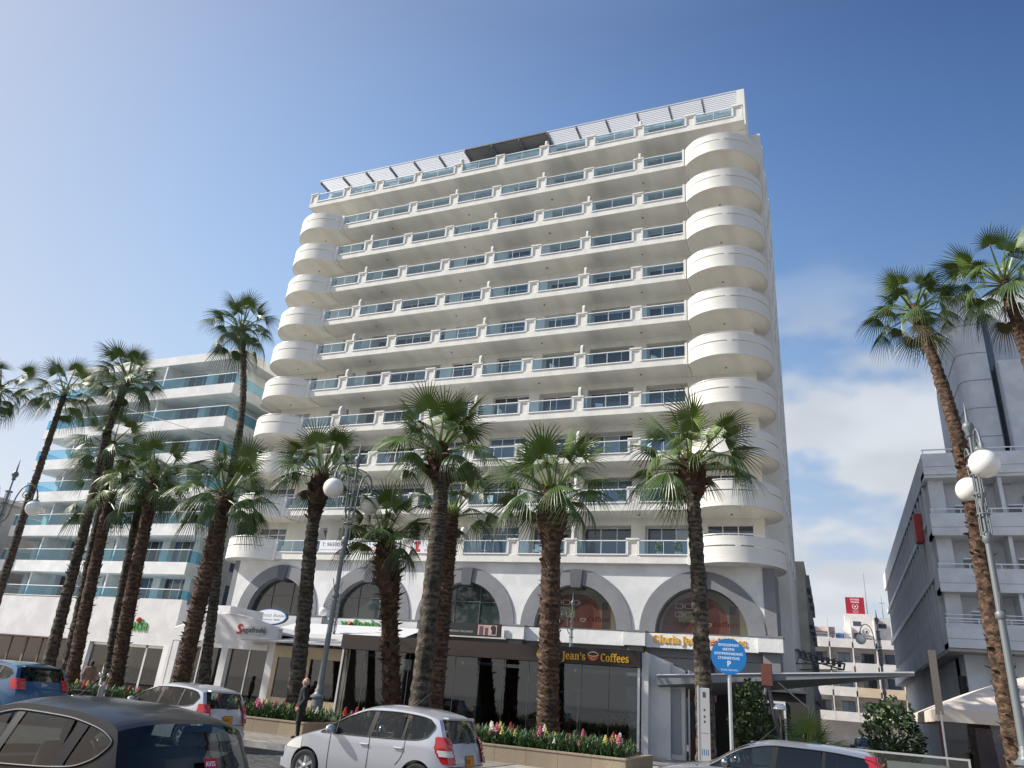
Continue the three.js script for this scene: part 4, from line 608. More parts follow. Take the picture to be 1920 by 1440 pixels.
// ------------------------------------------------------------ sunlit hotel at the end of the side street, with a red roof sign
{
  const B = thing('far_hotel', 'sunlit low balcony building at the end of the side street', 'building'), Z = -72, wh = stucco(.82, .78, .75), acc = stucco(.72, .58, .42);
  part('wall', [bx(30, 56, 0, 12.3, -84, Z - 1.6)], wh, B);
  for (let f = 0; f < 4; f++) {
    const y = 12.6 - f * 3.05;
    for (let i = 0; i < 7; i++) {
      const x = 32 + i * 2.9; if (i > 4 && f === 0) { }
      const bal = part('balcony', [bx(x, x + 2.75, y - .55, y + .45, Z - .15, Z), bx(x, x + 2.75, y - .7, y - .55, Z - 1.6, Z)], f === 2 && i > 3 ? acc : wh, B); part('divider', bx(x - .14, x, y - .7, y + 3.05, Z - 1.6, Z + .02), wh, bal);
      if (f) { const w = part('window', [bx(x + .9, x + 2.5, y + 1.7, y + 1.8, Z - 1.6, Z - 1.5), bx(x + 1.68, x + 1.74, y - .4, y + 1.7, Z - 1.6, Z - 1.52)], mat.darkAlu, B); part('pane', bx(x + .9, x + 2.5, y - .4, y + 1.7, Z - 1.59, Z - 1.56), i % 2 ? mat.paneBlue : mat.paneDark, w); part('cooling_unit', bx(x + .15, x + .75, y + 1.0, y + 1.45, Z - 1.6, Z - 1.25), M(.5, .49, .46), B); }
    }
  }
  part('roof_terrace', [bx(34, 41.5, 14.0, 14.6, -80, Z - 1), bx(34.2, 34.5, 12.9, 14, Z - 1.4, Z - 1.1), bx(41, 41.3, 12.9, 14, Z - 1.4, Z - 1.1)], stucco(.68, .52, .46), B);
  part('roof_rail', [bx(34, 43.5, 13.6, 13.7, Z - .4, Z - .3), bx(34, 43.5, 13.2, 13.25, Z - .4, Z - .3)], M(.2, .3, .45), B);
  part('lift_tower', [bx(42.9, 46.6, 12.3, 16.6, -79, Z - 2.2), bx(42.6, 43.6, 12.3, 14.9, Z - 2.4, Z - 1.6)], wh, B); part('lift_tower_annex', [bx(46.6, 48.6, 12.3, 16.3, -79, Z - 3.2)], stucco(.62, .60, .56), B); part('roof_room', [bx(44.6, 50.5, 12.3, 13.7, -78, Z - 1.2)], wh, B);
  for (const [x, y, z] of [[43.9, 15.0, Z - 2.2], [47.1, 14.9, Z - 3.2], [45.1, 12.7, Z - 1.2], [49.3, 12.7, Z - 1.2]]) part('window', bx(x, x + 1.0, y, y + .6, z, z + .03), mat.paneDark, B);
  part('door', bx(43.9, 44.4, 12.6, 14.0, Z - 1.6, Z - 1.5), M(.25, .1, .08), B);
  part('water_tank', [(() => { const g = new THREE.CylinderGeometry(.55, .55, 1.2, 16); g.translate(42.1, 13.3, Z - 2); return plain(g); })()], M(.08, .25, .6, .4), B);
  part('mast', [rod(V(45.9, 16.6, -75), V(45.9, 22.4, -75), .04, .02, 5), rod(V(47.9, 16.3, -76), V(47.9, 19.4, -76), .04, .02, 5), rod(V(47.5, 18.4, -76), V(48.3, 18.4, -76), .03, .03, 5)], mat.darkAlu, B);
  const tex = canvasTex(256, 256, (x, w, h) => { x.fillStyle = '#a81f35'; x.fillRect(0, 0, w, h); x.fillStyle = '#f0e4e2'; x.font = 'bold 40px sans-serif'; x.textAlign = 'center'; x.fillText('OTHER', 128, 48); x.fillText('TOWN', 128, 88); x.lineWidth = 9; x.strokeStyle = '#f0e4e2'; x.beginPath(); x.arc(128, 142, 38, -1.1, Math.PI + 1.1); x.stroke(); x.beginPath(); x.arc(128, 140, 13, 0, 7); x.fill(); x.font = '20px sans-serif'; x.fillText('organised', 128, 214); x.fillText('tourism', 128, 240); });
  const S = thing('roof_sign', 'red square roof sign with white emblem above the far building', 'sign', [44.4, 16.6, Z - 2.6]); part('cabinet', bx(-1.2, 1.2, .0, 2.3, -.6, 0), M(.38, .02, .05, .5), S); const [g, m] = print(2.38, 2.26, tex); g.translate(0, 1.16, .01); part('sign_face', g, m, S);
  // pale strip of a building behind the hotel's right side
  const C = thing('rear_building', 'narrow cream building just behind the hotel on the right', 'building'); part('wall', [bx(33, 39.15, 0, 14.6, -52, -26)], stucco(.72, .66, .5), C); for (let f = 0; f < 4; f++) for (let k = 0; k < 4; k++) part('balcony', bx(39.15, 39.45, 3.6 + f * 3, 4.7 + f * 3, -31 - k * 5.5, -27.5 - k * 5.5), stucco(.42, .36, .4), C);
  // distant low houses that close the side street
  const D = thing('distant_house', 'low pale house closing the side street at the far right', 'house'); part('wall', bx(50, 70, 0, 9, -96, -88), stucco(.6, .58, .54), D); part('roof', bx(49.6, 70.4, 9, 9.4, -96.4, -87.6), stucco(.55, .5, .46), D);
  const Wg = thing('street_canopy', 'dark slatted steel canopy at the hotel side entrance', 'canopy', [38.7, 5.6, -5]); part('frame', [rod(V(0, 0, 0), V(2.6, -.6, 0), .05, .05, 6), rod(V(0, 0, -5), V(2.6, -.6, -5), .05, .05, 6), rod(V(2.6, -.6, 0), V(2.6, -.6, -5), .05, .05, 6), rod(V(0, -.75, 0), V(2.6, -.6, 0), .04, .04, 6), rod(V(0, -.75, -5), V(2.6, -.6, -5), .04, .04, 6), ...[0, 1, 2, 3, 4].flatMap(k => [rod(V(.1 + k * .5, -.75 + k * .03, 0), V(.35 + k * .5, -.06 - k * .115, 0), .025, .025, 5), rod(V(.35 + k * .5, -.06 - k * .115, 0), V(.6 + k * .5, -.72 + k * .03, 0), .025, .025, 5)])], mat.darkAlu, Wg); for (let k = 0; k < 8; k++) part('slat', bx(.1 + k * .31, .3 + k * .31, .03 - k * .072, .06 - k * .072, -5, 0), mat.darkAlu, Wg);
}
// ------------------------------------------------------------ coffee pavilion
const letterSign = (name, str, size, depth, m, pos, label, font = fontBold, rot = 0, wide = 0) => { const g = text(str, size, depth, font); if (wide) { g.computeBoundingBox(); const b = g.boundingBox; g.translate(-b.min.x, 0, 0); g.scale(wide / (b.max.x - b.min.x), 1, 1); } const o = solo(name, g, m, label, 'sign'); o.position.set(...pos); o.rotation.y = rot; return o; };
const yellow = M(.85, .47, .02, .5), brownFascia = M(.032, .02, .017, .5), warmWhite = stucco(.74, .73, .72);
{
  const B = thing('coffee_pavilion', 'glass coffee pavilion with dark brown fascia before the hotel arches', 'pavilion'), Z = 10, X0 = 18.6, X1 = 33.3;
  part('fascia', [bx(X0, X1, 3.30, 3.96, Z - .25, Z + .25), bx(X1 - .5, X1, 3.30, 3.96, 1.5, Z - .25), bx(X0, X0 + .4, 3.30, 3.96, 1.5, Z - .25)], brownFascia, B);
  part('roof', [bx(X0 + .4, X1 - .5, 3.5, 3.8, 1.5, Z - .25)], M(.2, .19, .18, .8), B);
  part('floor', bx(X0, X1, .03, .16, 1.5, Z + .3), M(.16, .12, .09, .8), B);
  const n = 12, w = (X1 - X0 - .3) / n;
  for (let i = 0; i < n; i++) part('glass_panel', bx(X0 + .15 + i * w + .008, X0 + .15 + (i + 1) * w - .008, .16, 3.3, Z - .01, Z + .004), mat.cafeGlass, B);
  for (let i = 0; i <= n; i++) part('mullion', bx(X0 + .15 + i * w - .012, X0 + .15 + i * w + .012, .16, 3.3, Z - .03, Z + .012), mat.darkAlu, B);
  part('corner_post', bx(X1 - .14, X1 - .04, .16, 3.3, Z - .05, Z + .06), mat.alu, B); part('corner_post', bx(X0, X0 + .1, .16, 3.3, Z - .05, Z + .06), mat.alu, B);
  part('side_glass', bx(X1 - .12, X1 - .1, .16, 3.3, 8.3, Z - .06), mat.clear, B);
  part('side_wall', [bx(33.32, 33.6, 0, 3.9, 4.5, Z + .0), bx(33.6, 34.4, 0, 3.6, 9.2, 9.5)], warmWhite, B);
  part('end_wall', [extrude([[33.3, 0], [34.95, 0], [34.95, 3.35], [33.3, 4.0]], .3).translate(0, 0, 9.0)], warmWhite, B);
  part('wall_poster', rbx(33.75, 33.95, 1.4, 2.6, 9.3, 9.36, .01), M(.16, .06, .03, .6), B); part('side_door', rbx(34.35, 34.8, 0.2, 2.6, 9.3, 9.34, .01), M(.3, .31, .33, .5), B);
  part('counter_wall', bx(X0 + .5, X1 - .5, .16, 3.3, 1.5, 2.0), M(.07, .055, .05, .8), B);
  // red brown screens running back beside the palm
  for (let i = 0; i < 4; i++) { const z = 8.8 - i * 1.9; const s = part('screen_frame', [bx(35.0, 35.06, 0, 3.4, z - .05, z), bx(35.0, 35.06, 3.3, 3.4, z - 1.85, z - .05)], mat.alu, B); part('screen_panel', bx(35.01, 35.05, 2.2, 3.3, z - 1.85, z - .05), M(.16, .04, .035, .7), s); part('screen_glass', bx(35.02, 35.04, 1.1, 2.2, z - 1.85, z - .05), mat.clear, s); part('screen_base', bx(35.01, 35.05, 0, 1.1, z - 1.85, z - .05), M(.13, .03, .03, .7), s); }
  // lettering
  letterSign('fascia_letters', 'Gloria Jean’s', .31, .03, yellow, [28.75, 3.45, Z + .25], 'yellow raised letters on the left of the brown coffee fascia', fontSerif, 0, 2.2);
  letterSign('fascia_letters', 'Coffees', .31, .03, yellow, [31.63, 3.45, Z + .25], 'yellow raised word on the right of the brown coffee fascia', fontSerif, 0, 1.2);
  const cup = thing('cup_emblem', 'small orange coffee cup emblem between the fascia words', 'sign', [31.3, 3.56, Z + .26]); const cs = new THREE.Shape(); cs.moveTo(-.24, .12); cs.lineTo(.24, .12); cs.absarc(0, .12, .24, 0, -Math.PI, true); part('cup', extrude(cs, .03), M(.62, .12, .03, .5), cup); part('rim', [tube([V(-.24, .14, .035), V(0, .06, .04), V(.24, .14, .035), V(0, .24, .03)], .018, 40, 5, true), tube([V(-.1, .02, .035), V(-.02, -.06, .04), V(.08, -.02, .035)], .014, 14, 5)], M(.75, .66, .5, .5), cup);
  letterSign('wall_letters', 'Gloria Jean’s', .40, .05, yellow, [31.62, 5.2, -.24], 'yellow raised letters on the white band under the right arch', fontSerif, 0, 2.95);
  letterSign('wall_letters', 'Coffees', .40, .05, yellow, [35.05, 5.2, -.24], 'yellow raised word right of the cup under the right arch', fontSerif, 0, 1.5);
  const cup2 = cup.clone(); cup2.name = numbered('cup_emblem'); cup2.position.set(34.8, 5.33, -.22); tag(cup2, 'orange cup emblem on the white band under the right arch', 'sign'); scene.add(cup2);
  const tx = canvasTex(1024, 200, (x, w, h) => { x.fillStyle = '#15161a'; x.fillRect(0, 0, w, h); x.fillStyle = '#b9bbc0'; x.font = '44px sans-serif'; x.fillText('IL VERO ESPRESSO ITALIANO', 60, 150); x.fillStyle = '#b79a9a'; x.fillRect(700, 20, 270, 160); x.fillStyle = '#5d4044'; x.fillRect(720, 40, 60, 140); x.fillRect(800, 60, 50, 120); x.fillStyle = '#c9a9a0'; x.beginPath(); x.arc(890, 80, 34, 0, 7); x.fill(); x.fillStyle = '#20181a'; x.beginPath(); x.arc(920, 66, 40, 0, 7); x.fill(); x.fillRect(900, 66, 60, 100); });
  const pn = thing('espresso_panel', 'black advertising panel with a small photograph under the middle arch', 'sign', [20.4, 5.36, .32]); part('panel', bx(-2.35, 2.35, -.37, .37, -.1, 0), mat.black, pn); const [g, m] = print(4.66, .72, tx); g.translate(0, 0, .006); part('panel_face', g, m, pn);
}
// interior of the pavilion: tables, chairs, a heater, plant and guests
{
  const tableMat = M(.12, .08, .05, .5), chairMat = M(.06, .045, .04, .7);
  function table(x, z, lab) { const t = thing('cafe_table', lab, 'table', [x, .16, z], 0, 'tables inside the coffee pavilion'); part('top', lathe([[0, .70], [.38, .70], [.4, .72], [.38, .74], [0, .74]], 20), tableMat, t); part('leg', lathe([[.22, 0], [.22, .02], [.03, .05], [.03, .70]], 12), mat.darkAlu, t); }
  function chair(x, z, r, lab) { const t = thing('cafe_chair', lab, 'chair', [x, .16, z], r, 'chairs inside the coffee pavilion'); part('seat', rbx(-.22, .22, .42, .47, -.22, .22, .02), chairMat, t); part('backrest', rbx(-.22, .22, .55, .92, -.24, -.19, .02), chairMat, t); for (const [a, b] of [[-1, -1], [1, -1], [-1, 1], [1, 1]]) part('leg', rod(V(a * .2, .43, b * .2), V(a * .22, 0, b * .22), .016, .016, 6), chairMat, t); }
  const spots = [[20.6, 8.4], [22.8, 7.6], [25.2, 8.5], [27.6, 7.8], [29.6, 8.6], [31.6, 8.2]];
  spots.forEach(([x, z]) => { table(x, z, 'round brown table behind the pavilion glass'); chair(x - .65, z, 1.57, 'dark chair drawn up to a pavilion table'); chair(x + .65, z, -1.57, 'dark chair drawn up to a pavilion table'); });
  const H = thing('patio_heater', 'white patio heater with mushroom top inside the pavilion glass', 'heater', [30.4, .16, 9.2]); part('pole', [lathe([[.2, 0], [.2, .5], [.05, .56], [.03, .6], [.03, 2.0]], 14)], M(.7, .7, .7, .35, { metalness: .5 }), H); part('hood', [lathe([[0, 2.25], [.2, 2.2], [.42, 2.08], [.42, 2.06], [.05, 2.1]], 24)], M(.75, .75, .74, .3, { metalness: .5 }), H);
  const st = thing('menu_stand', 'white poster stand with blue squares inside the pavilion corner', 'poster', [32.75, .16, 8.9]); const tx = canvasTex(128, 256, (x, w, h) => { x.fillStyle = '#c9d3df'; x.fillRect(0, 0, w, h); x.fillStyle = '#5aa3cc'; for (const [a, b] of [[16, 110], [66, 110], [16, 158], [66, 158]]) x.fillRect(a, b, 42, 40); x.fillStyle = '#66707c'; x.fillRect(30, 30, 66, 10); x.fillRect(40, 50, 46, 8); }); const [g, m] = print(.62, 1.3, tx); g.translate(0, 1.75, .02); part('poster', g, m, st); part('frame', bx(-.33, .33, 1.08, 2.42, -.02, 0), mat.alu, st); part('foot', bx(-.2, .2, 0, 1.08, -.04, -.01), mat.alu, st);
}
// ------------------------------------------------------------ beige pavilion, gabled shop, green lettered shop, far left shop
{
  const B = thing('beige_pavilion', 'beige glazed pavilion with pale lean-to awning beside the palm and lamp', 'pavilion'), Z = 9.2, beige = stucco(.52, .42, .28);
  part('frame', [bx(13.9, 18.4, 2.75, 3.3, Z - .1, Z + .02), bx(13.9, 18.4, 0, .85, Z - .1, Z + .02), bx(13.9, 14.15, .85, 2.75, Z - .1, Z + .02), bx(16.0, 16.2, .85, 2.75, Z - .1, Z + .02), bx(18.2, 18.4, .85, 2.75, Z - .1, Z + .02)], beige, B);
  part('pane', bx(14.15, 16.0, .85, 2.75, Z - .06, Z - .045), mat.smoked, B); part('pane', bx(16.2, 18.2, .85, 2.75, Z - .06, Z - .045), mat.smoked, B);
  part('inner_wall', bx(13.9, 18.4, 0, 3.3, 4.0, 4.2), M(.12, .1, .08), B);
  part('roof', [extrude([[0, 0], [6.6, .95], [6.6, 1.02], [0, .07]], 8.2).rotateY(Math.PI / 2).translate(12.0, 3.42, 9.8)], M(.50, .50, .49, .7), B);
  part('side_frame', [bx(18.42, 18.5, 0, 3.3, 8.0, 9.2)], mat.alu, B);
  const aw = part('awning', [extrude([[0, 0], [3.4, 1.0], [3.4, 1.03], [0, .03]], 9.5).rotateY(Math.PI / 2).translate(8.6, 4.15, 4.4)], M(.56, .57, .58, .8), B);
  const sc = []; for (let i = 0; i < 24; i++) sc.push(bx(8.62 + i * .396, 8.62 + i * .396 + .36, 3.96 + (i % 2) * .02, 4.17, 4.4, 4.42)); const v = part('valance', sc, M(.56, .57, .58, .8), aw); v.userData.kind = 'stuff';
}
{
  const B = thing('gabled_shop', 'white shop with low curved gable and three glass doors', 'shop'), Z = 9, wh = warmWhite;
  const s = new THREE.Shape(); s.moveTo(6.6, 3.25); s.lineTo(6.6, 3.9); s.quadraticCurveTo(9.4, 5.0, 10.2, 4.72); s.quadraticCurveTo(12.6, 4.5, 13.7, 4.05); s.lineTo(13.7, 3.25); s.closePath();
  part('gable', extrude(s, .35).translate(0, 0, Z - .35), wh, B);
  part('roof_edge', [tube([V(6.4, 3.9, Z - .15), V(8.2, 4.42, Z - .15), V(9.8, 4.78, Z - .15), V(11.5, 4.62, Z - .15), V(13.8, 4.1, Z - .15)], .07, 40, 6)], M(.7, .7, .7), B);
  part('roof', [extrude([[6.6, 3.8], [9.8, 4.6], [13.7, 3.95], [13.7, 3.85], [9.8, 4.5], [6.6, 3.7]], 5.5).translate(0, 0, 3.1)], M(.5, .5, .5), B);
  for (const x of [6.6, 10.15, 13.25]) part('pillar', bx(x, x + .45, 0, 3.25, Z - .45, Z - .02), wh, B);
  for (const [a, b] of [[7.05, 10.15], [10.6, 13.25]]) { const d = part('door_frame', [bx(a, b, 3.0, 3.25, Z - .3, Z - .2), bx(a, a + .08, 0, 3.0, Z - .3, Z - .2), bx(b - .08, b, 0, 3.0, Z - .3, Z - .2), bx((a + b) / 2 - .04, (a + b) / 2 + .04, 0, 3.0, Z - .3, Z - .2)], mat.alu, B); part('pane', bx(a + .08, (a + b) / 2 - .04, .05, 3.0, Z - .26, Z - .245), mat.smoked, d); part('pane', bx((a + b) / 2 + .04, b - .08, .05, 3.0, Z - .26, Z - .245), mat.smoked, d); }
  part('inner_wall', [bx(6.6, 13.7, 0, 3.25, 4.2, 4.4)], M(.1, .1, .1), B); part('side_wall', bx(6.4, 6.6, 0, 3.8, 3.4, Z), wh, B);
  part('shutter_box', bx(10.6, 13.25, 3.0, 3.28, Z - .12, Z + .08), wh, B);
  const sg = thing('segment_sign', 'white shop sign with slanted grey letters and a red initial', 'sign', [11.95, 3.98, Z + .02]); part('plate', rbx(-.85, .85, -.2, .22, 0, .06, .06), M(.6, .6, .58), sg);
  part('initial', text('S', .52, .04).translate(-.95, -.22, .06), M(.5, .03, .03, .5), sg); part('letters', text('egafredo', .26, .03).translate(-.58, -.12, .06), M(.12, .12, .13, .5), sg);
}
{
  const B = thing('green_lettered_shop', 'tall plain white shop front with green lettering', 'shop'), Z = 7, wh = warmWhite;
  part('wall', [bx(-2.6, 4.5, 2.95, 5.65, Z - .4, Z), bx(-2.6, 4.5, 2.95, 5.4, 2.4, Z - .4), bx(-2.6, -2.2, 0, 2.95, Z - .4, Z), bx(3.95, 4.5, 0, 2.95, Z - .4, Z)], wh, B);
  part('upper_block', bx(4.5, 7.6, 4.0, 5.5, 3.2, 6.2), wh, B);
  for (let i = 0; i < 4; i++) { const a = -2.2 + i * 1.54; const d = part('door_frame', [bx(a, a + .07, 0, 2.95, Z - .3, Z - .22), bx(a + 1.47, a + 1.54, 0, 2.95, Z - .3, Z - .22), bx(a, a + 1.54, 2.8, 2.95, Z - .3, Z - .22)], mat.alu, B); part('pane', bx(a + .07, a + 1.47, .05, 2.8, Z - .27, Z - .25), mat.smoked, d); }
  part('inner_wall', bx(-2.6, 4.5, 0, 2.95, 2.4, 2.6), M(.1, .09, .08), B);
  letterSign('green_letters', 'valencia', .62, .06, M(.06, .30, .04, .5), [-.5, 3.75, Z + .01], 'green raised shop name on the plain white wall', fontBold, 0, 2.75);
  solo('sign_dot', ball(1.5, 4.36, Z + .08, .16, 12), M(.55, .06, .03, .5), 'small orange red dot above the green shop name', 'sign');
  const w = letterSign('green_letters', 'vafonia', .5, .06, M(.06, .30, .04, .5), [11.15, 5.15, -.22], 'green raised letters with a red dot under the second arch', fontBold, 0, 2.9);
  solo('sign_dot', ball(11.95, 5.36, -.12, .17, 12), M(.6, .07, .03, .5), 'red dot inside the green letters under the second arch', 'sign');
  const os = thing('oval_sign', 'white oval sign with blue script before the leftmost arch', 'sign', [6.1, 5.5, .55]); const e = new THREE.Shape(); e.absellipse(0, 0, 1.4, .53, 0, Math.PI * 2); part('backing', extrude(e, .16), M(.04, .10, .25, .4), os); const tx = canvasTex(512, 256, (x, w2, h) => { x.fillStyle = '#eef0f4'; x.fillRect(0, 0, w2, h); x.fillStyle = '#1d2f5c'; x.font = 'italic 74px serif'; x.fillText('Ocean Basket', 60, 128); x.strokeStyle = '#2f6fb0'; x.lineWidth = 9; x.beginPath(); for (let i = 0; i <= 60; i++) { const px = 60 + i * 4, py = 182 + Math.sin(i * .5) * 10; i ? x.lineTo(px, py) : x.moveTo(px, py); } x.stroke(); x.strokeRect(330, 176, 90, 8); }); const eg = new THREE.ShapeGeometry((() => { const q = new THREE.Shape(); q.absellipse(0, 0, 1.28, .46, 0, Math.PI * 2); return q; })(), 48); const uv = eg.attributes.uv, ps = eg.attributes.position; for (let k = 0; k < uv.count; k++) uv.setXY(k, (ps.getX(k) + 1.28) / 2.56, (ps.getY(k) + .46) / .92); eg.translate(0, 0, .17); part('sign_face', eg, new THREE.MeshStandardMaterial({ map: tx, roughness: .4, side: THREE.DoubleSide }), os);
}
{
  const B = thing('corner_shop', 'white two storey shop front at the far left under the balconies', 'shop'), Z = 5.2, wh = warmWhite;
  part('wall', [bx(-24, -4.2, 3.1, 5.7, Z - .4, Z), bx(-24, -4.2, 5.0, 5.5, -.5, Z - .4), bx(-4.9, -4.2, 0, 3.1, Z - .4, Z)], wh, B); part('ledge', bx(-24, -4.1, 3.02, 3.1, Z - .3, Z + .08), M(.12, .05, .05), B);
  for (let i = 0; i < 6; i++) { const a = -23.5 + i * 3.1; const d = part('door_frame', [bx(a, a + .1, 0, 3.02, Z - .6, Z - .5), bx(a + 3, a + 3.1, 0, 3.02, Z - .6, Z - .5), bx(a + 1.5, a + 1.6, 0, 3.02, Z - .6, Z - .5)], M(.2, .12, .1), B); part('pane', bx(a + .1, a + 1.5, .05, 3.02, Z - .56, Z - .54), mat.smoked, d); part('pane', bx(a + 1.6, a + 3, .05, 3.02, Z - .56, Z - .54), mat.smoked, d); }
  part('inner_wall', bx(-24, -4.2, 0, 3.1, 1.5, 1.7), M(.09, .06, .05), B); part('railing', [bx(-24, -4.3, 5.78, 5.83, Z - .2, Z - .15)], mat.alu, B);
  part('recess_wall', bx(-4.2, -2.6, 0, 4.6, 3.0, 3.3), wh, B); part('awning_tube', rod(V(-4.2, 4.2, 5.6), V(-2.6, 4.2, 5.6), .16, .16, 12), M(.75, .74, .75, .5), B); part('door', bx(-4.0, -2.8, 0, 2.9, 3.3, 3.34), mat.paneDark, B);
  // thin lamp mast on that roof
  const w = thing('wall_lamp_mast', 'thin dark double mast on the far left shop roof', 'mast', [-7.6, 5.7, 4.9]); part('rod', rod(V(0, 0, 0), V(.0, 2.3, 0), .03, .02, 6), mat.darkAlu, w); part('rod', rod(V(.25, 0, 0), V(.25, 1.6, 0), .03, .02, 6), mat.darkAlu, w); part('finial', ball(0, 2.3, 0, .06, 8), mat.darkAlu, w);
}
// ------------------------------------------------------------ planters with snapdragons
const leafMat = M(.045, .095, .028, .6), stoneA = M(.40, .32, .22, .85, { map: texWeather, bumpMap: texBump, bumpScale: .002 }), stoneB = M(.36, .285, .20, .85, { map: texWeather }), soilMat = M(.05, .035, .025, 1, { map: texGround });
const bloomCols = { red: M(.52, .02, .03, .6), pink: M(.62, .13, .24, .6), yellow: M(.72, .62, .16, .6), white: M(.74, .72, .62, .6) };
const bloomGeo = (() => { const g = [], R = rng(4); for (let k = 0; k < 16; k++) { const t = k / 15, a = k * 2.4, r = lerp(.05, .012, t), s = lerp(.036, .014, t), b = new THREE.IcosahedronGeometry(s, 0); b.scale(1, .85, 1.2); b.rotateY(-a); b.translate(Math.cos(a) * r, .02 + t * .2, Math.sin(a) * r); g.push(b); } return merge(g); })();
const stemGeo = (() => { const g = [rod(V(0, 0, 0), V(0, .3, 0), .006, .005, 5)], R = rng(6); for (let k = 0; k < 10; k++) { const l = new THREE.PlaneGeometry(.03, .12, 1, 2); l.translate(0, .06, 0); l.rotateX(.9 + R() * .4); l.rotateY(k * 2.4); l.translate(0, .03 + k * .024, 0); g.push(l); } return merge(g); })();
function flowerBed(name, x0, x1, z0, z1, where, counts, seed, band) {
  const Pn = thing('planter', 'long beige stone planter ' + where, 'planter', [0, 0, 0], 0, 'stone planters along the pavement'), R = rng(seed), Hh = .45;
  part('core', bx(x0 + .1, x1 - .1, 0, Hh - .06, z0 + .1, z1 - .1), stoneB, Pn);
  part('soil', bx(x0 + .16, x1 - .16, Hh - .06, Hh - .01, z0 + .16, z1 - .16), soilMat, Pn);
  const n = Math.round((x1 - x0) / .98), w = (x1 - x0) / n; for (let i = 0; i < n; i++) part('stone_panel', bx(x0 + i * w + .004, x0 + (i + 1) * w - .004, 0, Hh - .05, z1 - .1, z1 - R() * .004), R() < .5 ? stoneA : stoneB, Pn);
  const m = Math.round((z1 - z0) / .98), v = (z1 - z0 - .1) / m; for (const s of [0, 1]) for (let i = 0; i < m; i++) part('stone_panel', s ? bx(x1 - .1, x1, 0, Hh - .05, z0 + i * v + .004, z0 + (i + 1) * v - .004) : bx(x0, x0 + .1, 0, Hh - .05, z0 + i * v + .004, z0 + (i + 1) * v - .004), R() < .5 ? stoneA : stoneB, Pn);
  for (let i = 0; i < n; i++) part('cap_stone', rbx(x0 + i * w - (i ? -.004 : .02), x0 + (i + 1) * w - .004 + (i === n - 1 ? .02 : 0), Hh - .05, Hh, z1 - .18, z1 + .02, .008), stoneA, Pn); part('cap_stone', rbx(x1 - .18, x1 + .02, Hh - .05, Hh, z0, z1 - .19, .008), stoneA, Pn); part('cap_stone', rbx(x0 - .02, x0 + .18, Hh - .05, Hh, z0, z1 - .19, .008), stoneA, Pn);
  // green growth of the bed as one mass
  const per = 26, N = Math.min(2600, Math.round((x1 - x0) * (z1 - z0) * 60)), lf = new THREE.PlaneGeometry(.035, .15, 1, 3), lp = lf.attributes.position; for (let i = 0; i < lp.count; i++) { const t = (lp.getY(i) + .075) / .15; lp.setX(i, lp.getX(i) * (1 - t * t * .8)); lp.setZ(i, -.05 * t * t); } lf.translate(0, .075, 0); lf.computeVertexNormals();
  const im = new THREE.InstancedMesh(lf, leafMat, N * 6), q = new THREE.Matrix4(), e = new THREE.Euler(), c = new THREE.Color(); let k = 0;
  for (let i = 0; i < N; i++) { const px = lerp(x0 + .25, x1 - .25, R()), pz = lerp(z0 + .3, z1 - .2, 1 - R() * R()), h = .1 + R() * .32; for (let j = 0; j < 6; j++) { e.set(.5 + R() * .9, R() * 6.3, 0, 'YXZ'); q.makeRotationFromEuler(e); q.scale(V(1, .8 + R() * .8, 1)); q.setPosition(px + (R() - .5) * .08, Hh + h * (j / 6), pz + (R() - .5) * .08); im.setMatrixAt(k, q); c.setRGB(.8 + R() * .5, .8 + R() * .5, .8 + R() * .4); im.setColorAt(k, c); k++; } }
  im.name = 'flower_foliage_' + name; shadows(im); tag(im, 'dense green snapdragon leaves filling the planter ' + where, 'foliage', null, 'stuff'); scene.add(im);
  for (const [colr, num] of Object.entries(counts)) for (let i = 0; i < num; i++) {
    let px, pz, tr = 0; do { px = lerp(x0 + .25, x1 - .25, R()); pz = z1 - .2 - Math.pow(R(), 1.4) * band; } while (vnoise(px * 1.7 + seed, pz * 1.7, { red: 1.5, pink: 7.5, yellow: 13.5, white: 21.5 }[colr]) < .5 && ++tr < 8); const f = thing('snapdragon', `${colr} snapdragon in the planter ${where}`, 'flower', [px, Hh, pz], R() * 6, `${colr} snapdragons ${where}`); f.scale.setScalar(.65 + R() * .65); f.rotation.z = (R() - .5) * .2;
    part('stem', stemGeo, leafMat, f); const b = part('bloom', bloomGeo, bloomCols[colr], f); b.position.y = .24;
  }
}
flowerBed('right', 25.9, 35.35, 17.4, 20.85, 'before the coffee pavilion', { red: 34, pink: 16, yellow: 20, white: 9 }, 21, 2.2);
flowerBed('middle', 19.8, 24.75, 16.8, 20.6, 'left of the standing man', { red: 12, pink: 5, yellow: 6, white: 5 }, 22, 1.6);
flowerBed('left', 10.5, 18.6, 16.6, 20.3, 'beyond the blue car', { red: 22, pink: 6, yellow: 9, white: 3 }, 23, 1.6);

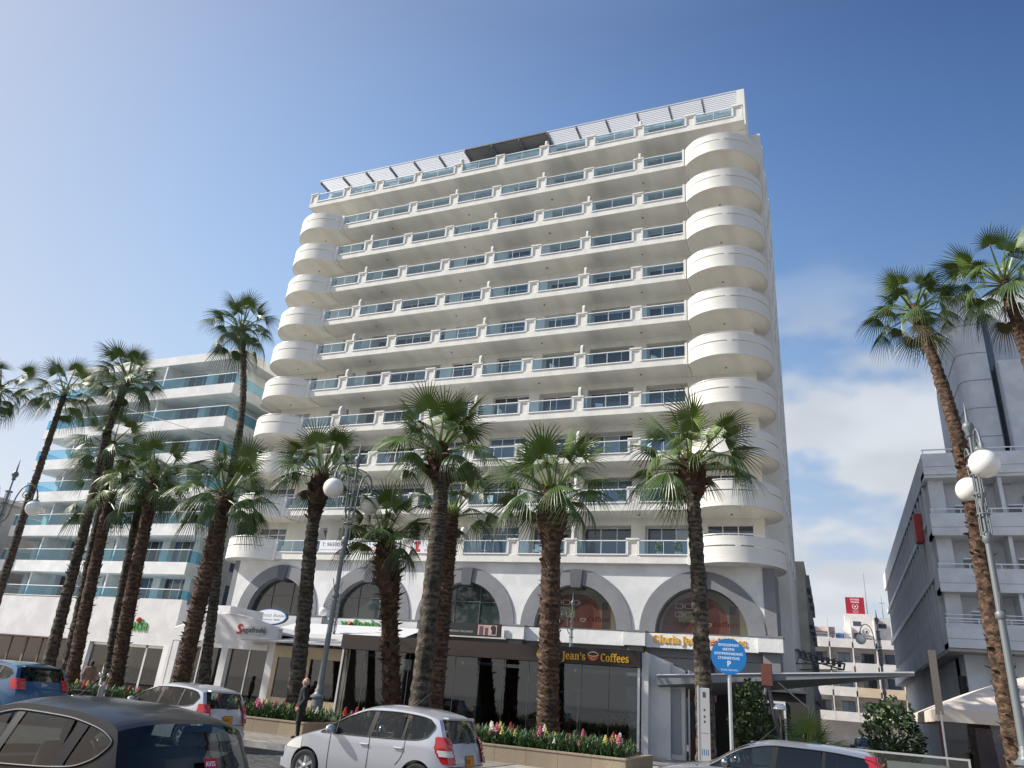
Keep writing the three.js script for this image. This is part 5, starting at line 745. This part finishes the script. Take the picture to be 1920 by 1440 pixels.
// ------------------------------------------------------------ round blue sign, totem
{
  const S = thing('parking_sign', 'round blue sign with Greek lettering and white P on pole', 'road sign', [38.22, 0, 22]);
  part('pole', [rod(V(0, 0, 0), V(0, 3.25, 0), .045, .045, 12)], M(.6, .61, .63, .35, { metalness: .6 }), S);
  const D = part('disc', (() => { const g = new THREE.CylinderGeometry(.43, .43, .02, 48); g.rotateX(Math.PI / 2); g.translate(0, 3.07, .06); return plain(g); })(), M(.02, .17, .45, .4), S);
  const tex = canvasTex(512, 512, (x, w, h) => { x.fillStyle = '#1779bd'; x.fillRect(0, 0, w, h); x.fillStyle = '#e4ecf4'; x.textAlign = 'center'; x.font = 'bold 52px sans-serif'; x.fillText('ΠΡΟΣΩΡΙΝΟ', 256, 110); x.fillText('ΜΕΤΡΟ', 256, 172); x.font = 'bold 50px sans-serif'; x.fillText('ΕΠΙΤΡΕΠΟΜΕΝΗΣ', 256, 234); x.fillText('ΣΤΑΘΜΕΥΣΗΣ', 256, 296); x.font = 'bold 110px sans-serif'; x.fillText('P', 256, 396); x.font = '38px sans-serif'; x.fillText('Χωρίς Χρέωση', 256, 456); });
  const g = new THREE.CircleGeometry(.425, 48); g.translate(0, 3.07, .073); part('sign_face', g, new THREE.MeshStandardMaterial({ map: tex, roughness: .45, side: THREE.DoubleSide }), D);
  S.rotation.y = .12;
  const T = thing('information_totem', 'narrow white upright information board beside the palm trunk', 'information board', [37.15, 0, 19], .25); part('panel', rbx(-.15, .15, .1, 2.4, -.05, .05, .02), M(.55, .54, .52, .6), T); part('foot', bx(-.18, .18, 0, .1, -.1, .1), mat.alu, T); part('edge', bx(-.19, -.155, .1, 2.45, -.06, .06), mat.alu, T);
  const tt = canvasTex(64, 512, (x, w, h) => { x.fillStyle = '#cfccc6'; x.fillRect(0, 0, w, h); x.fillStyle = '#55585c'; x.fillRect(22, 20, 20, 34); for (const y of [120, 160, 190]) x.fillRect(26, y, 12, 14); x.fillRect(8, 262, 48, 3); x.fillStyle = '#48799a'; for (const a of [12, 24, 36, 48]) x.fillRect(a, 356, 6, 34); }); const [pg, pm] = print(.28, 2.26, tt); pg.translate(0, 1.25, .053); part('board_face', pg, pm, T);
}
// ------------------------------------------------------------ sail canopy, parasol and garden on the right
function leafMass(cx, cy, cz, rx, ry, rz, n, s, seed, m) { const R = rng(seed), g = []; for (let i = 0; i < n; i++) { const a = R() * 6.283, u = R() * 2 - 1, d = Math.cbrt(.25 + R() * .75), k = .75 + .5 * vnoise(Math.cos(a) * 2 + 3, u * 3, Math.sin(a) * 2 + seed), q = Math.sqrt(1 - u * u); const l = new THREE.PlaneGeometry(s * (.6 + R() * .7), s * (1.1 + R()), 1, 1); l.rotateX(R() * 3); l.rotateY(R() * 6.3); l.rotateZ(R() * 3); l.translate(cx + Math.cos(a) * q * rx * d * k, cy + u * ry * d * k, cz + Math.sin(a) * q * rz * d * k); g.push(l); } return g; }
function shrub(label, [x, y, z], h, r, n, seed, m, cat = 'shrub') { const S = thing('leafy_shrub', label, cat, [x, y, z]), R = rng(seed); const st = [rod(V(0, 0, 0), V(.05, h * .6, 0), .045, .025, 7)]; for (let k = 0; k < 7; k++) { const a = k * 2.4; st.push(rod(V(.02, h * (.2 + .06 * k), 0), V(Math.cos(a) * r * .7, h * (.5 + .07 * k), Math.sin(a) * r * .7), .018, .008, 5)); } part('stem', st, barkMats.brown, S); part('foliage', leafMass(0, h * .58, 0, r, h * .46, r, n, .09, seed), m, S); return S; }
const leafA = M(.05, .085, .025, .5), leafB = M(.10, .14, .03, .5);
{
  const C = thing('sail_canopy', 'flat grey membrane canopy tapering to a point at right', 'canopy', [0, 0, 0]);
  const top = x => 3.12 + (x - 34.6) * .072, th = x => .36 - (x - 34.6) * .03; const rowsT = [], rowsB = [], fr = [];
  for (let i = 0; i <= 24; i++) { const x = lerp(33.95, 43.4, i / 24), zb = lerp(3.4, 9.3, Math.pow(i / 24, 2.2)); rowsT.push([V(x, top(x), 10), V(x, top(x) + .05, (10 + zb) / 2), V(x, top(x), zb)]); rowsB.push([V(x, top(x) - th(x), 10), V(x, top(x) - th(x) - .42 * (1 - i / 24), (10 + zb) / 2), V(x, top(x) - .3 * (1 - i / 24), zb)]); fr.push([V(x, top(x), 10), V(x, top(x) - th(x), 10)]); }
  part('membrane', [quadStrip(rowsT), quadStrip(rowsB), quadStrip(fr)], M(.20, .215, .24, .6), C); part('edge_tube', tube([V(33.95, 3.07, 10.02), V(38, 3.37, 10.02), V(43.4, 3.755, 10.02)], .035, 20, 6), mat.alu, C);
  part('mast_head', bx(38.05, 38.45, 2.95, 3.75, 9.9, 10.2), M(.15, .045, .035, .7), C); for (const [a, b] of [[-.75, .1], [.5, -.2]]) part('mast_leg', rod(V(38.25, 3.0, 10.05), V(38.25 + a, 0, 10.05 + b), .09, .08, 8), mat.darkAlu, C); part('tie_rod', rod(V(38.4, 3.3, 10), V(39.6, 2.3, 7), .03, .03, 6), mat.alu, C);
  const U = thing('market_parasol', 'large cream square parasol at the right edge', 'parasol', [47.6, 0, 9.3]), hx = 4.0, hz = 4.2, e = 2.48, ap = 4.05, pg = [], fab = M(.66, .58, .50, .8);
  const cs = [[-hx, -hz], [hx, -hz], [hx, hz], [-hx, hz]]; for (let k = 0; k < 4; k++) { const [a, b] = cs[k], [c, d] = cs[(k + 1) % 4], rows = []; for (let j = 0; j <= 8; j++) { const t = j / 8, sg = .35 * Math.sin(Math.PI * t) * .4, r = []; for (let i = 0; i <= 8; i++) r.push(V(lerp(a, c, i / 8) * (1 - t), lerp(e, ap, t) + sg, lerp(b, d, i / 8) * (1 - t))); rows.push(r); } pg.push(quadStrip(rows)); }
  const can = part('canopy', pg, fab, U); for (let k = 0; k < 4; k++) { const [a, b] = cs[k], [c, d] = cs[(k + 1) % 4]; part('valance', plain(quadStrip([[V(a, e, b), V(c, e, d)], [V(a, e - .36, b), V(c, e - .36, d)]])), fab, can); } part('pole', rod(V(0, 0, 0), V(0, 4.15, 0), .07, .06, 10), mat.darkAlu, U); for (const [a, b] of cs) part('rib', rod(V(0, 3.98, 0), V(a, e - .02, b), .025, .02, 6), mat.darkAlu, U);
  const Q = thing('curtain_panel', 'clear plastic wind curtain hanging below the cream parasol', 'curtain', [45.9, 0, 13.4]); part('sheet', bx(-2.2, 2.2, .1, 2.35, -.004, .004), glassPane(.42, .36, .35), Q); part('frame', bx(-2.3, -2.2, 0, 2.4, -.05, .05), M(.10, .03, .03), Q);
  const P = thing('painted_post', 'tall weathered post with a board beside the cream parasol', 'post', [43.62, 0, 14]); part('board', rbx(-.11, .11, 2.3, 4.2, -.03, .03, .01), M(.45, .38, .30, .8, { map: texWeather }), P); part('pole', rod(V(.02, 0, 0), V(.02, 2.4, 0), .035, .035, 8), mat.alu, P);
  const G = thing('glass_barrier', 'framed glass barrier behind the silver estate car', 'barrier', [42.3, 0, 17.5]); part('frame', [bx(-1.8, 1.5, 1.12, 1.17, -.03, .03), bx(1.45, 1.5, 0, 1.12, -.03, .03), bx(-1.8, -1.75, 0, 1.12, -.03, .03)], M(.42, .42, .41, .4), G); part('pane', bx(-1.75, 1.45, .05, 1.12, -.008, .008), mat.clear, G); part('panel', bx(-.5, 1.0, .15, .95, -.06, -.03), M(.30, .28, .26, .7), G);
  const Lw = thing('low_wall', 'low grey garden wall behind the blue sign', 'wall', [38.6, 0, 14.5]); part('wall', bx(-.6, .9, 0, 1.0, -.12, .12), M(.2, .2, .21, .8), Lw); part('cap', bx(-.63, .93, 1.0, 1.05, -.15, .15), mat.alu, Lw);
  const Y = thing('orange_box', 'orange box standing under the garden shrub', 'box', [42.1, 0, 8.5]); part('body', rbx(-.6, .6, 0, 1.0, -.4, .4, .03), M(.55, .25, .03, .6), Y); part('lid', rbx(-.63, .63, 1.0, 1.06, -.43, .43, .02), M(.5, .22, .03, .6), Y);
  shrub('leafy shrub under the left end of the grey canopy', [37.6, 0, 11.2], 2.9, .75, 1500, 31, leafA); shrub('dark shrub between grey canopy and cream parasol', [42.4, 0, 11], 2.6, .95, 1700, 32, leafA); shrub('yellow green potted bush inside the coffee pavilion', [32.1, .3, 8.9], 2.0, .42, 800, 33, leafB);
  const W = thing('low_fan_palm', 'low bushy fan palm behind the silver estate car roof', 'palm', [39.7, 0, 14.2]), R = rng(55); part('trunk', rod(V(0, 0, 0), V(0, .45, 0), .2, .16, 12), barkMats.brown, W); for (let i = 0; i < 20; i++) { const e2 = Math.min(6, i / 3.1 | 0), f = part('frond', frondSet[e2][i % 3], frondMats[i % 2], W); f.scale.setScalar(.62 + R() * .2); f.rotation.set(0, i * 2.4, 0); f.position.y = .4; }
  const DL = thing('garden_lamp', 'small white dome lamp among the shrubs by the blue sign', 'lamp', [38.75, 0, 11.6]); part('stem', rod(V(0, 0, 0), V(0, 2.1, 0), .03, .03, 8), mat.darkAlu, DL); part('dome', lathe([[0, 2.32], [.16, 2.27], [.24, 2.14], [.22, 2.1], [0, 2.08]], 18), globeMat, DL);
  makeCar({ ...hatch, paintMat: paint(.02, .04, .08, .3, .3), plate: 'KBA', spoiler: false }, 'dark blue car down the side street under the canopy', [42.3, -8], Math.PI / 2);
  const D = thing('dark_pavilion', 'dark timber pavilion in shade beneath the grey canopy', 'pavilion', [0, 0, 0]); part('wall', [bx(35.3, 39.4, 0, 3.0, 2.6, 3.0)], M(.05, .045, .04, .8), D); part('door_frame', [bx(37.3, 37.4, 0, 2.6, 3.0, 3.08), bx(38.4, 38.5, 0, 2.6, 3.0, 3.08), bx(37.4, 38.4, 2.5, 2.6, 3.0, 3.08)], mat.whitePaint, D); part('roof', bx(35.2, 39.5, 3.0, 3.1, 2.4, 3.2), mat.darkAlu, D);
}
// overhead cable
{ const a = V(-42, 31.5, 8), b = V(22.8, 9.6, 17.3), l = []; for (let i = 0; i <= 30; i++) { const t = i / 30; l.push(V(lerp(a.x, b.x, t), lerp(a.y, b.y, t) - 2.2 * 4 * t * (1 - t) * .35, lerp(a.z, b.z, t))); } solo('overhead_cable', tube(l, .018, 80, 5), mat.darkAlu, 'thin overhead cable crossing the sky at upper left', 'cable'); }
// scooter half hidden beyond the blue car
{ const S = thing('scooter', 'grey scooter half hidden between blue car and flowers', 'scooter', [16.9, 0, 22.2], .5), gm = paint(.28, .29, .31, .3, .35); part('body', [rbx(-.55, .25, .32, .62, -.14, .14, .08), rbx(.3, .48, .3, 1.0, -.17, .17, .07), rbx(-.15, .4, .22, .3, -.15, .15, .03)], gm, S); part('seat', rbx(-.6, .1, .68, .78, -.13, .13, .04), mat.black, S); for (const x of [-.55, .62]) { const g = new THREE.TorusGeometry(.19, .06, 10, 24); g.translate(x, .25, 0); part('wheel', g, tyreMat, S); } part('handlebar', [tube([V(.3, 1.02, -.33), V(.38, 1.08, 0), V(.3, 1.02, .33)], .016, 16, 6), rod(V(.62, .25, 0), V(.36, 1.06, 0), .025, .025, 8)], mat.chrome, S); for (const s of [-1, 1]) { const m = ball(.32, 1.32, s * .36, .06, 10); part('mirror', [m, rod(V(.32, 1.04, s * .26), V(.32, 1.3, s * .36), .007, .007, 5)], mat.chrome, S); } part('headlight', ball(.46, .92, 0, .07, 12), tailWhite, S); }
// ------------------------------------------------------------ chairs and plants on the hotel balconies
{
  const plastic = M(.72, .72, .70, .5), R = rng(91), rowWord = ['lowest', 'second lowest', 'third lowest', 'fourth lowest', 'fifth lowest'];
  for (const [row, x] of [[10, 20.5], [10, 24.2], [9, 20.8], [9, 28.2], [8, 24.4], [8, 31.4], [7, 21.0], [7, 27.9], [6, 24.6], [6, 31.6]]) {
    const y = Y0 - FL * row - .995, w = rowWord[10 - row], c = thing('balcony_chair', `pale chair behind glass on the ${w} hotel balcony row`, 'chair', [x, y, -1.0], R() * 3, 'chairs on the hotel balconies');
    part('seat', rbx(-.24, .24, .4, .44, -.24, .24, .015), plastic, c); part('backrest', rbx(-.24, .24, .44, .88, -.26, -.22, .015), plastic, c); for (const [a, b] of [[-1, -1], [1, -1], [-1, 1], [1, 1]]) part('leg', rod(V(a * .21, .41, b * .21), V(a * .24, 0, b * .24), .018, .018, 6), plastic, c);
  }
  const pots = [[10, 31.9, 'right end of the lowest'], [10, 33.0, 'far right glass of the lowest'], [9, 32.2, 'right end of the second lowest'], [9, 29.6, 'right centre of the second lowest']];
  for (const [row, x, w] of pots) { const p = thing('potted_plant', `potted plant at the ${w} hotel balcony`, 'plant', [x, Y0 - FL * row - .995, -.5], 0, 'potted plants on the hotel balconies'); part('pot', lathe([[0, 0], [.14, 0], [.19, .3], [.17, .3], [.15, .26], [0, .26]], 16), M(.6, .58, .54, .7), p); part('foliage', leafMass(0, .62, 0, .28, .36, .28, 130, .08, Math.round(x * 7)), leafB, p); }
}
// ------------------------------------------------------------ people: one smooth surface from tapered bones
function field(bones, k, lo, size, res) {
  const mc = new MarchingCubes(res, mat.black, false, false, 60000), h = res / 2; mc.isolation = 0;
  const B = bones.map(([a, b, r0, r1]) => { const ba = [b[0] - a[0], b[1] - a[1], b[2] - a[2]]; return { a, ba, l2: ba[0] ** 2 + ba[1] ** 2 + ba[2] ** 2 || 1e-9, r0, r1 }; });
  for (let z = 0; z < res; z++) for (let y = 0; y < res; y++) for (let x = 0; x < res; x++) {
    const p = [lo[0] + size * (x / h) / 2, lo[1] + size * (y / h) / 2, lo[2] + size * (z / h) / 2]; let d = 9;
    for (const q of B) { const px = p[0] - q.a[0], py = p[1] - q.a[1], pz = p[2] - q.a[2]; const t = Math.min(1, Math.max(0, (px * q.ba[0] + py * q.ba[1] + pz * q.ba[2]) / q.l2)); const dx = px - q.ba[0] * t, dy = py - q.ba[1] * t, dz = pz - q.ba[2] * t, e = Math.sqrt(dx * dx + dy * dy + dz * dz) - lerp(q.r0, q.r1, t); const hh = Math.max(0, k - Math.abs(d - e)) / k; d = Math.min(d, e) - hh * hh * k * .25; }
    mc.field[z * res * res + y * res + x] = -d;
  }
  mc.update(); const n = mc.count, g = new THREE.BufferGeometry(), pa = new Float32Array(mc.positionArray.slice(0, n * 3)); for (let i = 0; i < n; i++) for (let c = 0; c < 3; c++) pa[i * 3 + c] = lo[c] + size * (pa[i * 3 + c] + 1) / 2;
  g.setAttribute('position', new THREE.BufferAttribute(pa, 3)); const w = mergeVertices(g, 1e-4); w.computeVertexNormals(); return plain(w);
}
// faces +x, 1.76 m tall; seated lowers the hips onto a chair of 0.45 m
function bonesOf(seated) {
  const dy = seated ? -.42 : 0, y = v => v + dy, leg = s => seated ? [[[0, .52, s * .1], [.44, .52, s * .13], .085, .062], [[.44, .52, s * .13], [.46, .09, s * .13], .058, .04], [[.46, .06, s * .13], [.62, .04, s * .15], .04, .032]] : [[[0, .93, s * .09], [.02, .5, s * .1], .09, .062], [[.02, .5, s * .1], [-.02, .09, s * .1], .058, .04], [[-.03, .05, s * .1], [.14, .035, s * .12], .042, .032]];
  const arm = s => seated ? [[[0, y(1.43), s * .19], [.08, y(1.16), s * .24], .052, .042], [[.08, y(1.16), s * .24], [.32, y(1.12), s * .17], .04, .03]] : [[[0, 1.43, s * .19], [-.06, 1.14, s * .26], .054, .043], [[-.06, 1.14, s * .26], [.08, .93, s * .24], .04, .03]];
  const wrist = s => seated ? [.32, y(1.12), s * .17] : [.08, .93, s * .24];
  const fing = s => { const w = wrist(s), d = seated ? [1, -.05, -s * .1] : [.55, -.8, -s * .15], l = Math.hypot(...d), u = d.map(v => v / l), o = []; const pal = [w[0] + u[0] * .09, w[1] + u[1] * .09, w[2] + u[2] * .09]; o.push([w, pal, .028, .034]); for (let f = 0; f < 4; f++) { const off = (f - 1.5) * .022, b = [pal[0], pal[1] + (seated ? 0 : 0), pal[2] + off], len = [.07, .082, .078, .06][f], m = [b[0] + u[0] * len * .5, b[1] + u[1] * len * .5, b[2] + u[2] * len * .5], e = [m[0] + (u[0] - .35) * len * .5, m[1] + (u[1] - .2) * len * .5, m[2]]; o.push([b, m, .0095, .009], [m, e, .009, .007]); } const th = [w[0] + u[0] * .03 + .02, w[1] + u[1] * .03, w[2] - s * .03]; o.push([th, [th[0] + .04, th[1] + u[1] * .05, th[2] - s * .012], .011, .009]); return o; };
  const torso = [[[0, y(.98), 0], [-.01, y(1.15), 0], .135, .12], [[-.01, y(1.15), -.05], [0, y(1.36), -.07], .115, .11], [[-.01, y(1.15), .05], [0, y(1.36), .07], .115, .11], [[0, y(1.42), -.14], [0, y(1.42), .14], .07, .07]];
  const head = [[[-.01, y(1.47), 0], [.02, y(1.57), 0], .055, .055], [[.01, y(1.66), 0], [-.015, y(1.68), 0], .085, .088], [[.035, y(1.585), 0], [.02, y(1.6), 0], .055, .06], [[.092, y(1.645), 0], [.112, y(1.618), 0], .012, .015], [[.0, y(1.64), .085], [-.01, y(1.66), .09], .015, .018], [[.0, y(1.64), -.085], [-.01, y(1.66), -.09], .015, .018]];
  return { y, head, torso, legs: [...leg(1), ...leg(-1)], arms: [...arm(1), ...arm(-1)], hands: [...fing(1), ...fing(-1)] };
}
const grow = (b, d) => b.map(([a, c, r, s]) => [a, c, r + d, s + d]);
const bodyCache = {};
function figure(seated) {
  if (bodyCache[seated]) return bodyCache[seated]; const b = bonesOf(seated), y = b.y, R = 100, lo = [-.95, -.06, -.95], S = 1.9;
  const hl = [-.17, y(1.44), -.17];
  const body = merge([field([...b.torso, ...b.legs, ...b.arms, b.head[0]], .05, lo, S, R), field(b.head, .03, hl, .34, 60), field(b.hands.slice(0, b.hands.length / 2), .008, seated ? [.24, y(1.0), .05] : [.0, .70, .12], .26, 64), field(b.hands.slice(b.hands.length / 2), .008, seated ? [.24, y(1.0), -.31] : [.0, .70, -.38], .26, 64)]);
  const jacket = field([...grow(b.torso, .022), ...grow(b.arms, .018), ...(seated ? [] : [[[0, .82, -.07], [0, 1.0, -.07], .125, .12], [[0, .82, .07], [0, 1.0, .07], .125, .12]])], .05, lo, S, R);
  const trousers = field([...grow(b.legs.filter((_, i) => i % 3 < 2), .014), [[0, y(.95), 0], [0, y(1.0), 0], .13, .13]], .04, lo, S, R);
  const shoes = field(grow(b.legs.filter((_, i) => i % 3 === 2), .008), .02, lo, S, R);
  const full = field([[[-.015, y(1.69), 0], [-.035, y(1.7), 0], .095, .096], [[-.06, y(1.62), 0], [-.065, y(1.56), 0], .07, .055]], .03, hl, .34, 50), thin = field([[[-.05, y(1.645), .055], [-.06, y(1.6), .05], .045, .035], [[-.05, y(1.645), -.055], [-.06, y(1.6), -.05], .045, .035], [[-.075, y(1.66), 0], [-.07, y(1.6), 0], .045, .04]], .03, hl, .34, 50), long = field([[[-.02, y(1.69), 0], [-.035, y(1.7), 0], .1, .1], [[-.06, y(1.64), 0], [-.085, y(1.42), 0], .085, .07]], .03, [-.25, y(1.3), -.25], .5, 50);
  const eyes = merge([1, -1].map(s => ball(.083, y(1.652), s * .032, .009, 8))), mouth = merge([rod(V(.088, y(1.585), -.02), V(.088, y(1.585), .02), .005, .005, 5)]);
  return bodyCache[seated] = { body, jacket, trousers, shoes, full, thin, long, eyes, mouth };
}
const skin = M(.52, .30, .21, .6);
function person(label, pos, turn, { seated = false, coat, legs, hair, style = 'full', s = 1 }, group) {
  const f = figure(seated), p = thing('person', label, 'person', pos, turn, group); p.scale.setScalar(s);
  part('body', f.body, skin, p); part('jacket', f.jacket, coat, p); part('trousers', f.trousers, legs, p); part('shoes', f.shoes, mat.black, p); part('hair', f[style], hair, p); part('eyes', f.eyes, mat.black, p); part('mouth', f.mouth, M(.35, .12, .1), p);
  return p;
}
const navy = M(.012, .014, .02, .85), blackCloth = M(.012, .012, .013, .9), darkHair = M(.02, .014, .01, .6), greyHair = M(.35, .33, .30, .7);
person('standing man in a long dark jacket with thin grey hair', [25.05, 0, 21.25], -2.45, { coat: navy, legs: blackCloth, hair: greyHair, style: 'thin', s: 1.0 });
person('dark haired person with a red top beyond the blue car', [13.1, 0, 19.4 - 5.2], .4, { coat: M(.35, .03, .03, .8), legs: blackCloth, hair: darkHair, style: 'long' });
person('person in dark clothes at the far left edge beyond the blue car', [7.6, 0, 14.6], 2.4, { coat: M(.2, .12, .09, .8), legs: blackCloth, hair: darkHair });
person('tiny person in a blue shirt on the hotel roof terrace', [19.0, Y0 - 1.0, -.8], -Math.PI / 2, { coat: M(.10, .28, .5, .8), legs: blackCloth, hair: M(.15, .08, .04, .7) });
person('seated guest in a pale grey top at the right pavilion table', [32.25, .17, 8.2], Math.PI, { seated: true, coat: M(.42, .43, .45, .8), legs: blackCloth, hair: darkHair, style: 'long' });
person('seated guest in black at the middle pavilion table', [26.95, .17, 7.8], 0, { seated: true, coat: blackCloth, legs: blackCloth, hair: darkHair });
person('seated white haired guest in a pale shirt left in the pavilion', [24.55, .17, 8.5], 0, { seated: true, coat: M(.5, .52, .56, .8), legs: navy, hair: M(.6, .59, .57, .7) });
person('standing waiter in black inside the coffee pavilion', [28.6, .16, 6.9], -Math.PI / 2, { coat: blackCloth, legs: blackCloth, hair: darkHair });
renderer.render(scene, camera);
